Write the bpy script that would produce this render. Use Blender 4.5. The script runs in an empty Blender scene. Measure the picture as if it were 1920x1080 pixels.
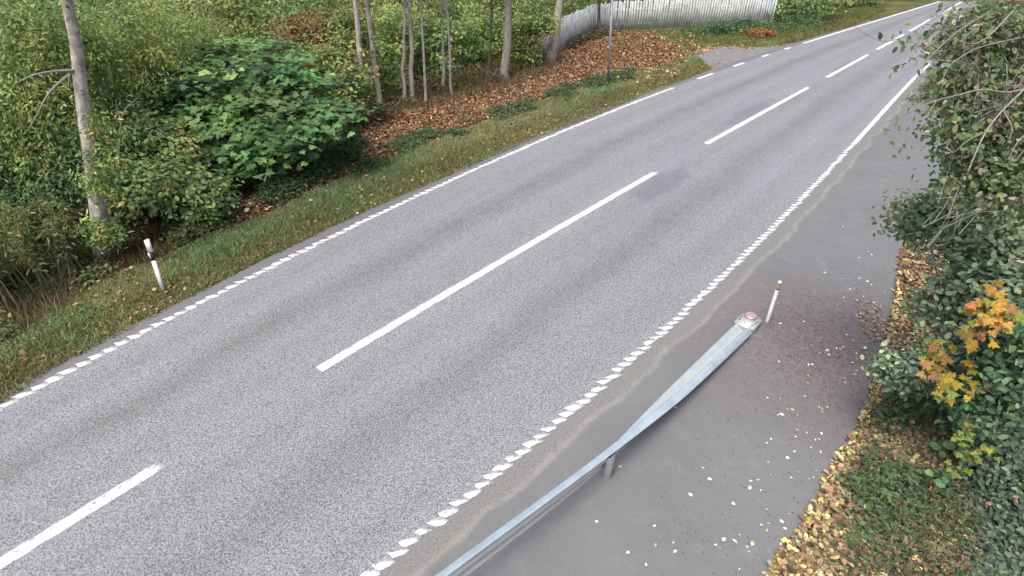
import bpy, math
import numpy as np
from mathutils import Matrix, Vector

rng = np.random.default_rng(11)
scene = bpy.context.scene
COL = scene.collection

# ------------------------------------------------------------------ camera, light, exposure
F, PITCH, CAM_H = 1.15, math.radians(33.0), 5.7
cam_data = bpy.data.cameras.new('camera')
cam_data.sensor_width = 36.0
cam_data.lens = F * 18.0
cam_data.clip_start = 0.05
cam_data.clip_end = 2000.0
cam = bpy.data.objects.new('camera', cam_data)
COL.objects.link(cam)
cam.location = (0, 0, CAM_H)
cam.rotation_euler = (math.radians(90) - PITCH, 0, 0)
scene.camera = cam

SUN_EL, SUN_AZ = math.radians(62), math.radians(211)
world = bpy.data.worlds.new('World')
scene.world = world
world.use_nodes = True
wn = world.node_tree
bg = wn.nodes['Background']
sky = wn.nodes.new('ShaderNodeTexSky')
sky.sky_type = 'NISHITA'
sky.sun_disc = False
sky.sun_elevation = SUN_EL
sky.sun_rotation = SUN_AZ
sky.air_density = 0.55
sky.dust_density = 6.0
sky.ozone_density = 1.2
wn.links.new(sky.outputs[0], bg.inputs['Color'])
bg.inputs['Strength'].default_value = 0.15

sun_d = bpy.data.lights.new('sun', 'SUN')
sun_d.energy = 1.1
sun_d.angle = math.radians(28)
sun_d.color = (1.0, 0.98, 0.945)
sun = bpy.data.objects.new('sun', sun_d)
COL.objects.link(sun)
# direction towards the sun (azimuth measured from +Y clockwise, like the sky texture)
sd = Vector((math.sin(SUN_AZ) * math.cos(SUN_EL), math.cos(SUN_AZ) * math.cos(SUN_EL), math.sin(SUN_EL)))
sun.rotation_euler = sd.to_track_quat('Z', 'Y').to_euler()

vs = scene.view_settings
vs.view_transform = 'Standard'
vs.look = 'None'
vs.exposure = 0.58
vs.gamma = 1.0
vs.use_curve_mapping = False

# ------------------------------------------------------------------ surveying helpers
CP, SP = math.cos(PITCH), math.sin(PITCH)

def ray(px, py):
    x = (px - 960) / 960 / F
    y = -(py - 540) / 960 / F
    return np.array([x, CP + y * SP, -SP + y * CP])

def G(px, py, z=0.0):                       # where a line of sight meets the level z
    d = ray(px, py)
    t = (z - CAM_H) / d[2]
    return d[:2] * t

def G3(px, py, z=0.0):
    g = G(px, py, z)
    return np.array([g[0], g[1], z])

def PY(px, py, Y):                          # where a line of sight meets the distance Y
    d = ray(px, py)
    k = Y / d[1]
    return np.array([d[0] * k, Y, CAM_H + d[2] * k])

def PD(px, py, D):                          # depth D along the line of sight
    return ray(px, py) * D + np.array([0, 0, CAM_H])

YAW = math.radians(41.0)
DV = np.array([math.sin(YAW), math.cos(YAW)])     # along the road
NV = np.array([math.cos(YAW), -math.sin(YAW)])    # across, to the right

def sn(pts):
    g = np.array([G(*p) for p in pts])
    return g @ DV, g @ NV

def S2W(s, n, z=0.0):
    s = np.asarray(s, float); n = np.asarray(n, float)
    return np.stack([s * DV[0] + n * NV[0], s * DV[1] + n * NV[1], np.zeros_like(s) + z], -1)

class Line:
    def __init__(self, pts, deg=3):
        s, n = sn(pts)
        self.s0, self.s1 = s.min(), s.max()
        self.c = np.polyfit(s, n, deg)
        self.d = np.polyder(self.c)
    def __call__(self, s):
        s = np.asarray(s, float)
        q = np.clip(s, self.s0, self.s1)
        v = np.polyval(self.c, q)
        return v + np.where(s < self.s0, (s - self.s0) * np.polyval(self.d, self.s0), 0) + np.where(s > self.s1, (s - self.s1) * np.polyval(self.d, self.s1), 0)

LINE_L = Line([(11,771),(92.6,717),(222,645),(318.5,597),(411,546),(478,511),(713,397),(820,348),(936,298),(1056,250),(1164,203),(1267,165),(1324,143.5),(1385,121),(1435,103),(1476,90),(1505,81),(1610,50)])
LINE_C = Line([(0,1060),(305,868),(597,692),(915,505),(1100,398),(1232,323),(1322,269),(1517,164),(1548,145),(1630,103),(1642,93)])
LINE_R = Line([(690,1075),(790,1000),(870,938),(940,885),(1004,832),(1035,801),(1121,727),(1225,635),(1312.5,558),(1371,504),(1447,432),(1513,359),(1563,310),(1627,242),(1687,177),(1733,128)])
EDGE_L = Line([(0,749),(100,687),(230,621),(315,576),(370,547),(480,489),(673,398),(733,367),(880,308),(907,297),(1015,250),(1102,218),(1190,180),(1277,148),(1460,89),(1513,73),(1573,57)])

_lat = rng.random((64, 64))
def vnoise(x, y, sc):                       # smooth value noise, 0..1
    x = np.asarray(x) / sc + 100; y = np.asarray(y) / sc + 100
    i = np.floor(x).astype(int); j = np.floor(y).astype(int)
    u = x - i; v = y - j
    u = u * u * (3 - 2 * u); v = v * v * (3 - 2 * v)
    a = _lat[i % 64, j % 64]; b = _lat[(i + 1) % 64, j % 64]
    c = _lat[i % 64, (j + 1) % 64]; d = _lat[(i + 1) % 64, (j + 1) % 64]
    return (a * (1 - u) + b * u) * (1 - v) + (c * (1 - u) + d * u) * v

def inside(P, poly):
    x, y = P[:, 0], P[:, 1]
    r = np.zeros(len(P), bool)
    n = len(poly)
    for i in range(n):
        x0, y0 = poly[i][:2]; x1, y1 = poly[(i + 1) % n][:2]
        c = (y0 > y) != (y1 > y)
        with np.errstate(divide='ignore', invalid='ignore'):
            xi = (x1 - x0) * (y - y0) / (y1 - y0) + x0
        r ^= c & (x < xi)
    return r

def dist_poly(P, poly, closed=True):
    d = np.full(len(P), 1e9)
    n = len(poly)
    for i in range(n if closed else n - 1):
        a = np.array(poly[i][:2]); b = np.array(poly[(i + 1) % n][:2])
        ab = b - a
        t = np.clip(((P - a) @ ab) / max(ab @ ab, 1e-9), 0, 1)
        q = a + t[:, None] * ab
        d = np.minimum(d, np.hypot(*(P - q).T))
    return d

def sample_poly(poly, n):
    poly = np.array([p[:2] for p in poly])
    lo, hi = poly.min(0), poly.max(0)
    out = []
    tot = 0
    while tot < n:
        q = lo + (hi - lo) * rng.random((n * 2, 2))
        q = q[inside(q, poly)]
        out.append(q); tot += len(q)
    return np.concatenate(out)[:n]

# ------------------------------------------------------------------ object helpers
def wloc(o):
    v = Vector((0, 0, 0))
    while o:
        v += o.location
        o = o.parent
    return v

def tag(o, label=None, cat=None, group=None, kind=None):
    if label: o['label'] = label
    if cat: o['category'] = cat
    if group: o['group'] = group
    if kind: o['kind'] = kind
    return o

def thing(name, loc, label, cat, group=None):
    o = bpy.data.objects.new(name, None)
    o.empty_display_size = 0.2
    COL.objects.link(o)
    o.location = tuple(float(v) for v in loc)
    return tag(o, label, cat, group)

def build(name, V, Fs, mat, parent=None, col=None, smooth=False, uv=None):
    """V (n,3) world coordinates; Fs list of (m,k) index arrays."""
    V = np.asarray(V, np.float32)
    if parent is not None:
        V = V - np.array(wloc(parent), np.float32)
    me = bpy.data.meshes.new(name)
    Fs = [np.asarray(f, np.int32) for f in (Fs if isinstance(Fs, list) else [Fs]) if len(f)]
    loops = np.concatenate([f.ravel() for f in Fs])
    tot = np.concatenate([np.full(len(f), f.shape[1], np.int32) for f in Fs])
    me.vertices.add(len(V)); me.vertices.foreach_set('co', V.ravel())
    me.loops.add(len(loops)); me.loops.foreach_set('vertex_index', loops)
    me.polygons.add(len(tot))
    me.polygons.foreach_set('loop_start', np.concatenate([[0], np.cumsum(tot)[:-1]]).astype(np.int32))
    me.polygons.foreach_set('loop_total', tot)
    if smooth:
        me.polygons.foreach_set('use_smooth', np.ones(len(tot), bool))
    if col is not None:
        c = np.ones((len(V), 4), np.float32); c[:, :3] = col
        a = me.attributes.new('col', 'FLOAT_COLOR', 'POINT')
        a.data.foreach_set('color', c.ravel())
    if uv is not None:
        l = me.uv_layers.new(name='UVMap')
        l.data.foreach_set('uv', np.asarray(uv, np.float32)[loops].ravel())
    me.update(); me.validate()
    if mat is not None: me.materials.append(mat)
    o = bpy.data.objects.new(name, me)
    COL.objects.link(o)
    if parent is not None: o.parent = parent
    return o

class MB:
    def __init__(self): self.V = []; self.F = {}; self.n = 0
    def add(self, V, F):
        V = np.asarray(V, float)
        for f in F: self.F.setdefault(len(f), []).append([i + self.n for i in f])
        self.V.append(V); self.n += len(V)
    def tube(self, P, R, seg=8, cap=True):
        P = np.asarray(P, float); R = np.broadcast_to(np.asarray(R, float), (len(P),))
        T = np.gradient(P, axis=0)
        T /= np.linalg.norm(T, axis=1)[:, None] + 1e-9
        ref = np.array([1.0, 0, 0]) if abs(T[0][0]) < .8 else np.array([0, 1.0, 0])
        a = np.linspace(0, 2 * np.pi, seg, endpoint=False)
        V = []
        for p, r, t in zip(P, R, T):
            u = np.cross(t, ref); u /= np.linalg.norm(u); w = np.cross(t, u)
            V.append(p + r * (np.cos(a)[:, None] * u + np.sin(a)[:, None] * w))
        F = []
        for i in range(len(P) - 1):
            for j in range(seg):
                k = (j + 1) % seg
                F.append((i * seg + j, i * seg + k, (i + 1) * seg + k, (i + 1) * seg + j))
        if cap:
            F.append(tuple(range(seg))[::-1]); F.append(tuple((len(P) - 1) * seg + j for j in range(seg)))
        self.add(np.concatenate(V), F)
    def prism(self, ring0, ring1):
        n = len(ring0)
        F = [(j, (j + 1) % n, n + (j + 1) % n, n + j) for j in range(n)]
        F += [tuple(range(n))[::-1], tuple(range(n, 2 * n))]
        self.add(np.concatenate([ring0, ring1]), F)
    def box(self, c, ax, ay, az):
        c, ax, ay, az = (np.asarray(v, float) for v in (c, ax, ay, az))
        r = [c + i * ax + j * ay - az for i, j in ((-1, -1), (1, -1), (1, 1), (-1, 1))]
        self.prism(np.array(r), np.array(r) + 2 * az)
    def build(self, name, mat, parent=None, smooth=False, **k):
        return build(name, np.concatenate(self.V), [np.array(v) for v in self.F.values()], mat, parent, smooth=smooth, **k)

# ------------------------------------------------------------------ materials
def mat_new(name):
    m = bpy.data.materials.new(name)
    m.use_nodes = True
    nt = m.node_tree
    b = nt.nodes['Principled BSDF']
    return m, nt, b

class NT:
    def __init__(self, nt): self.nt = nt
    def n(self, t, **k):
        x = self.nt.nodes.new(t)
        for a, v in k.items(): setattr(x, a, v)
        return x
    def l(self, a, b): self.nt.links.new(a, b)
    def val(self, sock, v):
        if hasattr(v, 'is_linked') or isinstance(v, bpy.types.NodeSocket): self.l(v, sock)
        else: sock.default_value = v
    def math(self, op, a, b=0.0, c=None, clamp=False):
        x = self.n('ShaderNodeMath', operation=op, use_clamp=clamp)
        self.val(x.inputs[0], a); self.val(x.inputs[1], b)
        if c is not None: self.val(x.inputs[2], c)
        return x.outputs[0]
    def rng(self, v, a, b, c=0.0, d=1.0):
        x = self.n('ShaderNodeMapRange'); x.clamp = True
        self.val(x.inputs[0], v); self.val(x.inputs[1], a); self.val(x.inputs[2], b); self.val(x.inputs[3], c); self.val(x.inputs[4], d)
        return x.outputs[0]
    def noise(self, vec, scale, detail=2.0, rough=0.5, dist=0.0):
        x = self.n('ShaderNodeTexNoise')
        if vec is not None: self.l(vec, x.inputs['Vector'])
        x.inputs['Scale'].default_value = scale; x.inputs['Detail'].default_value = detail
        x.inputs['Roughness'].default_value = rough; x.inputs['Distortion'].default_value = dist
        return x.outputs['Fac']
    def mix(self, f, a, b, blend='MIX'):
        x = self.n('ShaderNodeMix', data_type='RGBA', blend_type=blend)
        self.val(x.inputs[0], f)
        for s, v in ((x.inputs[6], a), (x.inputs[7], b)):
            if isinstance(v, bpy.types.NodeSocket): self.l(v, s)
            else: s.default_value = (*v, 1.0)
        return x.outputs[2]
    def scale3(self, vec, s):
        x = self.n('ShaderNodeVectorMath', operation='MULTIPLY')
        self.l(vec, x.inputs[0]); x.inputs[1].default_value = s
        return x.outputs[0]
    def pos(self): return self.n('ShaderNodeNewGeometry').outputs['Position']
    def bump(self, h, strength, dist, b):
        x = self.n('ShaderNodeBump'); self.l(h, x.inputs['Height'])
        x.inputs['Strength'].default_value = strength; x.inputs['Distance'].default_value = dist
        self.l(x.outputs[0], b.inputs['Normal'])

def simple(name, c, rough=0.6, metal=0.0, var=0.15, scale=8.0, bump=0.0):
    m, nt, b = mat_new(name); N = NT(nt)
    f = N.noise(N.pos(), scale, 4, .6)
    cc = N.mix(N.rng(f, .3, .7), tuple(v * (1 - var) for v in c), tuple(min(1, v * (1 + var)) for v in c))
    N.l(cc, b.inputs['Base Color'])
    b.inputs['Roughness'].default_value = rough; b.inputs['Metallic'].default_value = metal
    if bump: N.bump(f, bump, .01, b)
    return m

def m_col(name, rough=.6, transl=.38, spec=.3, noise_amt=.25, noise_scale=40, use_object=False):
    """colour from the vertex attribute (or the object's own colour)"""
    m, nt, b = mat_new(name); N = NT(nt)
    if use_object: c = N.n('ShaderNodeObjectInfo').outputs['Color']
    else:
        a = N.n('ShaderNodeAttribute'); a.attribute_name = 'col'; c = a.outputs['Color']
    f = N.noise(N.pos(), noise_scale, 2, .6)
    hi = N.mix(1.0, c, (1 + noise_amt,) * 3, 'MULTIPLY'); lo = N.mix(1.0, c, (1 - noise_amt,) * 3, 'MULTIPLY')
    c2 = N.mix(N.rng(f, .35, .65), lo, hi)
    N.l(c2, b.inputs['Base Color'])
    b.inputs['Roughness'].default_value = rough
    b.inputs['Specular IOR Level'].default_value = spec
    if transl > 0:
        t = N.n('ShaderNodeBsdfTranslucent'); N.l(c2, t.inputs['Color'])
        mx = N.n('ShaderNodeMixShader'); mx.inputs[0].default_value = transl
        N.l(b.outputs[0], mx.inputs[1]); N.l(t.outputs[0], mx.inputs[2])
        N.l(mx.outputs[0], nt.nodes['Material Output'].inputs['Surface'])
    return m

M_LEAF = m_col('leaf_tissue')
M_LEAFO = m_col('leaf_tissue_single', use_object=True)
M_GRASS = m_col('grass_blade', rough=.7, transl=.3, spec=.2)
M_DEAD = m_col('dead_leaf', rough=.75, transl=.1, spec=.2)
M_DEADO = m_col('dead_leaf_single', rough=.6, transl=.0, spec=.3, use_object=True)
M_GROUND = m_col('soil', rough=.9, transl=0, spec=.1, noise_amt=.45, noise_scale=14)

def road_material():
    m, nt, b = mat_new('worn_asphalt'); N = NT(nt)
    p = N.pos()
    uvn = N.n('ShaderNodeUVMap'); sep = N.n('ShaderNodeSeparateXYZ'); N.l(uvn.outputs[0], sep.inputs[0])
    u, v = sep.outputs[0], sep.outputs[1]
    f1 = N.noise(p, 48, 2.5, .7)
    f2 = N.noise(p, 115, 2, .6)
    f = N.math('ADD', N.math('MULTIPLY', f1, .62), N.math('MULTIPLY', f2, .38))
    c = N.mix(N.rng(f, .385, .615), (.078, .083, .092), (.43, .453, .485))
    # pale chips of stone
    vo = N.n('ShaderNodeTexVoronoi'); N.l(p, vo.inputs['Vector']); vo.inputs['Scale'].default_value = 75
    chip = N.math('MULTIPLY', N.math('LESS_THAN', vo.outputs['Distance'], .22), N.math('GREATER_THAN', N.noise(p, 30, 1), .56))
    c = N.mix(N.math('MULTIPLY', chip, .75), c, (.70, .70, .72))
    # streaks that follow the traffic: coordinates across and along the road
    st = N.n('ShaderNodeCombineXYZ'); N.l(N.math('MULTIPLY', u, 9.0), st.inputs[0]); N.l(N.math('MULTIPLY', v, .09), st.inputs[1])
    s1 = N.noise(st.outputs[0], 1.6, 4, .6)
    c = N.mix(N.rng(s1, .35, .72, 0, .34), c, N.mix(1.0, c, (.66, .655, .65), 'MULTIPLY'))
    # oily, brownish middle of each lane
    wob = N.math('MULTIPLY', N.math('SUBTRACT', N.noise(p, .35, 3), .5), .10)
    uu = N.math('ADD', u, wob)
    for ctr, w, amt in ((.255, .055, .80), (.74, .06, .75), (.09, .04, .22), (.42, .04, .22), (.60, .04, .2), (.92, .035, .3)):
        d = N.math('ABSOLUTE', N.math('SUBTRACT', uu, ctr))
        g = N.rng(d, 0, w * 1.7, 1, 0)
        g = N.math('MULTIPLY', N.math('MULTIPLY', g, N.rng(N.noise(p, 1.1, 4, .65), .3, .65, .6, 1)), amt)
        c = N.mix(g, c, N.mix(1.0, c, (.70, .672, .605), 'MULTIPLY'))
    # tar smears by the centre line
    for (px, py, ls, lu, amt) in ((1240, 345, 1.5, .06, .42), (1405, 212, 2.6, .05, .42), (1590, 118, 2.0, .03, .3)):
        g0 = G(px, py); s0 = float(g0 @ DV); n0 = float(g0 @ NV)
        u0 = float((n0 - LINE_L(s0)) / (LINE_R(s0) - LINE_L(s0)))
        dv = N.math('DIVIDE', N.math('SUBTRACT', v, s0), ls); du = N.math('DIVIDE', N.math('SUBTRACT', u, u0), lu)
        r = N.math('SQRT', N.math('ADD', N.math('MULTIPLY', dv, dv), N.math('MULTIPLY', du, du)))
        r = N.math('ADD', r, N.math('MULTIPLY', N.math('SUBTRACT', N.noise(p, 2.2, 4, .6), .5), 1.3))
        c = N.mix(N.rng(r, .55, 1.08, amt, 0), c, (.125, .135, .17))
    N.l(c, b.inputs['Base Color'])
    b.inputs['Roughness'].default_value = .82
    b.inputs['Specular IOR Level'].default_value = .25
    N.bump(f, .5, .006, b)
    return m

def layby_material():
    m, nt, b = mat_new('old_asphalt'); N = NT(nt)
    p = N.pos()
    uvn = N.n('ShaderNodeUVMap'); sep = N.n('ShaderNodeSeparateXYZ'); N.l(uvn.outputs[0], sep.inputs[0])
    u, v = sep.outputs[0], sep.outputs[1]
    f = N.noise(p, 70, 3, .65)
    big = N.noise(p, .8, 5, .6)
    c = N.mix(N.rng(f, .3, .7), (.146, .153, .156), (.229, .238, .241))
    c = N.mix(N.rng(big, .35, .7, 0, .55), c, N.mix(1.0, c, (.80, .81, .82), 'MULTIPLY'))
    c = N.mix(N.rng(N.noise(p, 2.6, 5, .7), .52, .75, 0, .45), c, (.27, .265, .255))
    # the wide reddish stain of crushed berries and leaves
    g0 = G(1560, 640)
    dx = N.n('ShaderNodeVectorMath', operation='DISTANCE'); N.l(p, dx.inputs[0]); dx.inputs[1].default_value = (g0[0] - .35, g0[1] - .1, 0)
    r = N.math('ADD', dx.outputs['Value'], N.math('MULTIPLY', N.math('SUBTRACT', N.noise(p, 1.6, 4, .6), .5), 2.4))
    msk = N.math('MULTIPLY', N.rng(r, .4, 2.5, 1, 0), N.rng(N.noise(p, 11, 6, .78), .47, .56, .12, 1))
    c = N.mix(N.math('MULTIPLY', msk, .68), c, (.17, .09, .092))
    # grit strip beside the road line with a washed-out, pale rim
    w = N.math('ADD', .37, N.math('MULTIPLY', N.math('SUBTRACT', N.noise(p, .7, 8, .58), .5), .5))
    grit = N.rng(N.math('SUBTRACT', u, w), -.03, .02, 1, 0)
    gc = N.mix(N.rng(N.noise(p, 38, 5, .8), .36, .64), (.135, .137, .128), (.30, .303, .288))
    c = N.mix(N.math('MULTIPLY', grit, .8), c, gc)
    rim = N.math('MULTIPLY', N.rng(N.math('ABSOLUTE', N.math('SUBTRACT', u, N.math('SUBTRACT', w, .045))), .0, .075, 1, 0), N.rng(N.noise(p, 4.0, 5, .75), .38, .6, .1, .65))
    c = N.mix(rim, c, (.33, .328, .305))
    # dark specks
    sp = N.math('GREATER_THAN', N.noise(p, 23, 3, .6), .70)
    c = N.mix(N.math('MULTIPLY', sp, .55), c, (.05, .045, .042))
    N.l(c, b.inputs['Base Color'])
    b.inputs['Roughness'].default_value = .8
    b.inputs['Specular IOR Level'].default_value = .25
    N.bump(f, .35, .004, b)
    return m

def paint_material():
    m, nt, b = mat_new('road_paint'); N = NT(nt)
    p = N.pos()
    wear = N.math('ADD', N.math('MULTIPLY', N.noise(p, 26, 4, .7), .7), N.math('MULTIPLY', N.noise(p, 90, 2), .3))
    c = N.mix(N.rng(wear, .46, .60), (.83, .83, .835), (.58, .58, .585))
    c = N.mix(N.rng(wear, .57, .60), c, (.23, .23, .24))
    N.l(c, b.inputs['Base Color']); b.inputs['Roughness'].default_value = .7
    return m

M_ROAD, M_LAYBY, M_PAINT = road_material(), layby_material(), paint_material()
M_SHOULDER = simple('shoulder_asphalt', (.17, .175, .18), .85, 0, .3, 30, .2)
M_SIDE = simple('side_asphalt', (.21, .205, .205), .85, 0, .35, 5, .2)
M_GALV = simple('galvanised_steel', (.60, .66, .70), .42, .55, .12, 5)
def beam_material():
    m, nt, b = mat_new('galvanised_beam'); N = NT(nt)
    p = N.pos()
    c = N.mix(N.rng(N.noise(p, 5, 4, .6), .3, .7), (.43, .54, .60), (.60, .71, .77))
    c = N.mix(N.rng(N.noise(p, 45, 3, .7), .55, .75, 0, .4), c, (.40, .43, .44))
    a = N.n('ShaderNodeAttribute'); a.attribute_name = 'col'
    d = N.math('MULTIPLY', N.rng(a.outputs['Fac'], .2, 1.0), N.rng(N.noise(p, 6, 4, .6), .3, .6, .6, 1.0))
    c = N.mix(d, c, (.46, .44, .395))
    N.l(c, b.inputs['Base Color'])
    N.l(N.math('SUBTRACT', .35, N.math('MULTIPLY', d, .35)), b.inputs['Metallic'])
    b.inputs['Roughness'].default_value = .45
    return m
M_BEAM = beam_material()
M_GALVD = simple('weathered_steel', (.36, .38, .39), .6, .45, .2, 9)
M_GALVP = simple('dull_post_steel', (.27, .29, .295), .6, .3, .25, 9)
M_GALVN = simple('pale_steel_plate', (.54, .56, .57), .5, .35, .15, 20)
M_WHITE = simple('white_plastic', (.80, .80, .79), .45, 0, .07, 12)
M_BLACK = simple('black_rubber', (.018, .018, .022), .5, 0, .2, 12)
M_GOLD = simple('amber_reflector', (.46, .30, .10), .35, 0, .2, 30)
M_RED = simple('faded_red_reflector', (.46, .29, .29), .4, 0, .18, 40)
M_PALE = simple('pale_reflector', (.75, .76, .78), .25, 0, .1, 40)
M_TWIG = simple('grey_twig', (.27, .26, .225), .8, 0, .25, 20)
M_DTWIG = simple('brown_twig', (.085, .06, .042), .85, 0, .3, 20)
M_STALK = simple('green_stalk', (.19, .19, .08), .7, 0, .3, 15)
M_CUT = simple('cut_wood', (.46, .36, .24), .8, 0, .2, 30)
M_FENCE = simple('painted_boards', (.53, .55, .555), .7, 0, .28, 3)
M_POLE = simple('dull_steel_pole', (.27, .27, .28), .55, .4, .2, 6)

def bark(name, c0, c1, marks=None, sc=7.0, lichen=None):
    m, nt, b = mat_new(name); N = NT(nt)
    p = N.pos()
    f = N.noise(N.scale3(p, (1, 1, .35)), sc, 5, .65)
    c = N.mix(N.rng(f, .35, .65), c0, c1)
    if lichen:
        c = N.mix(N.rng(N.noise(p, 2.6, 4, .6), .48, .62, 0, .75), c, lichen)
    if marks:
        g = N.noise(N.scale3(p, (1.0, 1.0, 2.6)), 4.2, 5, .68, .7)
        c = N.mix(N.rng(g, .56, .62, 0, .85), c, marks)
        g2 = N.noise(N.scale3(p, (1.0, 1.0, .8)), 5.0, 5, .7, .6)
        c = N.mix(N.rng(g2, .56, .64, 0, .8), c, tuple(v * 2.2 for v in marks))
    N.l(c, b.inputs['Base Color']); b.inputs['Roughness'].default_value = .85
    N.bump(f, .6, .02, b)
    return m
M_BIRCH = bark('birch_bark', (.27, .24, .20), (.72, .69, .63), (.12, .10, .08), 12, (.30, .285, .20))
M_PALEBARK = bark('pale_bark', (.30, .27, .22), (.60, .565, .49), (.19, .16, .125), 9, (.35, .36, .25))
M_GREYBARK = bark('grey_bark', (.20, .19, .16), (.38, .365, .32), None, 8, (.29, .30, .23))
M_DARKBARK = bark('dark_bark', (.06, .048, .038), (.13, .105, .085), None, 8)

# ------------------------------------------------------------------ leaf shapes and leaf clouds
def tmpl_oval(w=.30, fold=.06, tipx=0.0):
    V = np.array([(0, 0, 0), (w, .34, fold), (w * .85, .70, fold), (tipx, 1, -.05), (-w * .85, .70, fold), (-w, .34, fold)], float)
    return V, [np.array([(0, 1, 2, 3), (0, 3, 4, 5)])]
def tmpl_rhomb(w=.30, fold=.07):
    V = np.array([(0, 0, 0), (w, .45, fold), (0, 1, -.03), (-w, .45, fold)], float)
    return V, [np.array([(0, 1, 2), (0, 2, 3)])]
def tmpl_round():
    a = np.linspace(-.5 * np.pi, 1.5 * np.pi, 9, endpoint=False)
    V = [(0, .5, .0)] + [(.47 * math.cos(t), .5 + .5 * math.sin(t), .07 + .03 * math.cos(3 * t)) for t in a]
    return np.array(V), [np.array([(0, 1 + i, 1 + (i + 1) % 9) for i in range(9)])]
def tmpl_maple():
    ang = [-90, -62, -35, -8, 10, 28, 45, 62, 78, 90, 102, 118, 135, 152, 170, 188, 215, 242]
    rad = [.10, .30, .40, .52, .30, .56, .36, .40, .50, .66, .50, .40, .36, .56, .30, .52, .40, .30]
    V = [(0, .36, .03)] + [(r * math.cos(math.radians(a)), .36 + r * math.sin(math.radians(a)), -.05 * (r > .45)) for a, r in zip(ang, rad)]
    n = len(ang)
    return np.array(V), [np.array([(0, 1 + i, 1 + (i + 1) % n) for i in range(n)])]
T_OVAL, T_LANCE, T_RHOMB, T_ROUND, T_MAPLE = tmpl_oval(), tmpl_oval(.14, .04), tmpl_rhomb(), tmpl_round(), tmpl_maple()
def tmpl_smooth(w=.34):
    V = np.array([(0, 0, 0), (w * .72, .18, .05), (w, .45, .06), (w * .7, .78, .03), (0, 1, -.05), (-w * .7, .78, .03), (-w, .45, .06), (-w * .72, .18, .05), (0, .5, -.01)], float)
    return V, [np.array([(0, 1, 2, 8), (8, 2, 3, 4), (8, 4, 5, 6), (0, 8, 6, 7)])]
T_BROAD = tmpl_oval(.40, .07)
T_SMOOTH = tmpl_smooth()
T_ASPEN = tmpl_smooth(.27)
T_RLANCE = tmpl_rhomb(.16, .04)

def unit(v): return v / (np.linalg.norm(v, axis=-1, keepdims=True) + 1e-9)

def frames(nrm, droop=.3):
    n = unit(nrm)
    d = rng.normal(size=n.shape); d[:, 2] -= droop
    y = unit(d - (d * n).sum(1, keepdims=True) * n)
    x = np.cross(y, n)
    return x, y, n

def cloud_arrays(pos, fr, size, tmpl, col):
    V, Fs = tmpl
    k = len(V); x, y, n = fr
    P = pos[:, None, :] + size[:, None, None] * (V[None, :, 0:1] * x[:, None] + V[None, :, 1:2] * y[:, None] + V[None, :, 2:3] * n[:, None])
    off = (np.arange(len(pos)) * k)[:, None, None]
    F = [(f[None] + off).reshape(-1, f.shape[1]) for f in Fs]
    return P.reshape(-1, 3), F, np.repeat(col, k, 0)

def leaf_cloud(name, pos, nrm, size, tmpl, col, mat, parent=None, kind=None, droop=.3):
    P, F, C = cloud_arrays(pos, frames(nrm, droop), size, tmpl, col)
    o = build(name, P, F, mat, parent, col=C)
    if kind: o['kind'] = kind
    return o

_tm = {}
def tmpl_mesh(key, tmpl, mat):
    if (key, mat.name) not in _tm:
        V, Fs = tmpl
        me = bpy.data.meshes.new(key)
        me.from_pydata([tuple(v) for v in V], [], [tuple(int(i) for i in f) for fs in Fs for f in fs])
        me.materials.append(mat)
        _tm[(key, mat.name)] = me
    return _tm[(key, mat.name)]

def single_leaves(name, pos, fr, size, key, tmpl, col, mat, parent):
    me = tmpl_mesh(key, tmpl, mat)
    base = np.array(wloc(parent)) if parent is not None else np.zeros(3)
    x, y, n = fr
    out = []
    for i in range(len(pos)):
        o = bpy.data.objects.new(name, me)
        p = pos[i] - base; s = float(size[i])
        o.matrix_basis = Matrix(((x[i][0] * s, y[i][0] * s, n[i][0] * s, p[0]), (x[i][1] * s, y[i][1] * s, n[i][1] * s, p[1]),
                                 (x[i][2] * s, y[i][2] * s, n[i][2] * s, p[2]), (0, 0, 0, 1)))
        o.color = (*[float(c) for c in col[i]], 1)
        if parent is not None: o.parent = parent
        COL.objects.link(o)
        out.append(o)
    return out

def palette(n, cols, var=.22, w=None):
    cols = np.array(cols, float)
    i = rng.choice(len(cols), n, p=None if w is None else np.array(w) / np.sum(w))
    c = cols[i] * (1 + var * rng.normal(size=(n, 1)).clip(-2, 2)) * (1 + .06 * rng.normal(size=(n, 3)))
    return c.clip(.004, .95)

def lobe_clumps(lobes, n, shell=.55):
    """lobes: (centre, (rx,ry,rz)); clump centres through their volume, denser near the outside"""
    vol = np.array([np.prod(l[1]) ** (2 / 3) for l in lobes])
    which = rng.choice(len(lobes), n, p=vol / vol.sum())
    C = np.array([l[0] for l in lobes])[which]; R = np.array([l[1] for l in lobes])[which]
    d = unit(rng.normal(size=(n, 3)))
    r = shell + (1.08 - shell) * rng.random((n, 1)) ** .8
    r *= .86 + .26 * rng.random((n, 1))
    return C + d * R * r, unit(d / R)

def clump_leaves(cc, cn, per, rad, flat=.5, up=.8, out=.6, jit=.55):
    n = len(cc)
    idx = np.repeat(np.arange(n), per)
    rr = rad * (.6 + .8 * rng.random(n))
    off = rng.normal(size=(len(idx), 3)) * rr[idx][:, None] * np.array([1, 1, flat])
    pos = cc[idx] + off
    nrm = cn[idx] * out + np.array([0, 0, up]) + rng.normal(size=pos.shape) * jit
    return pos, nrm, idx

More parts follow.
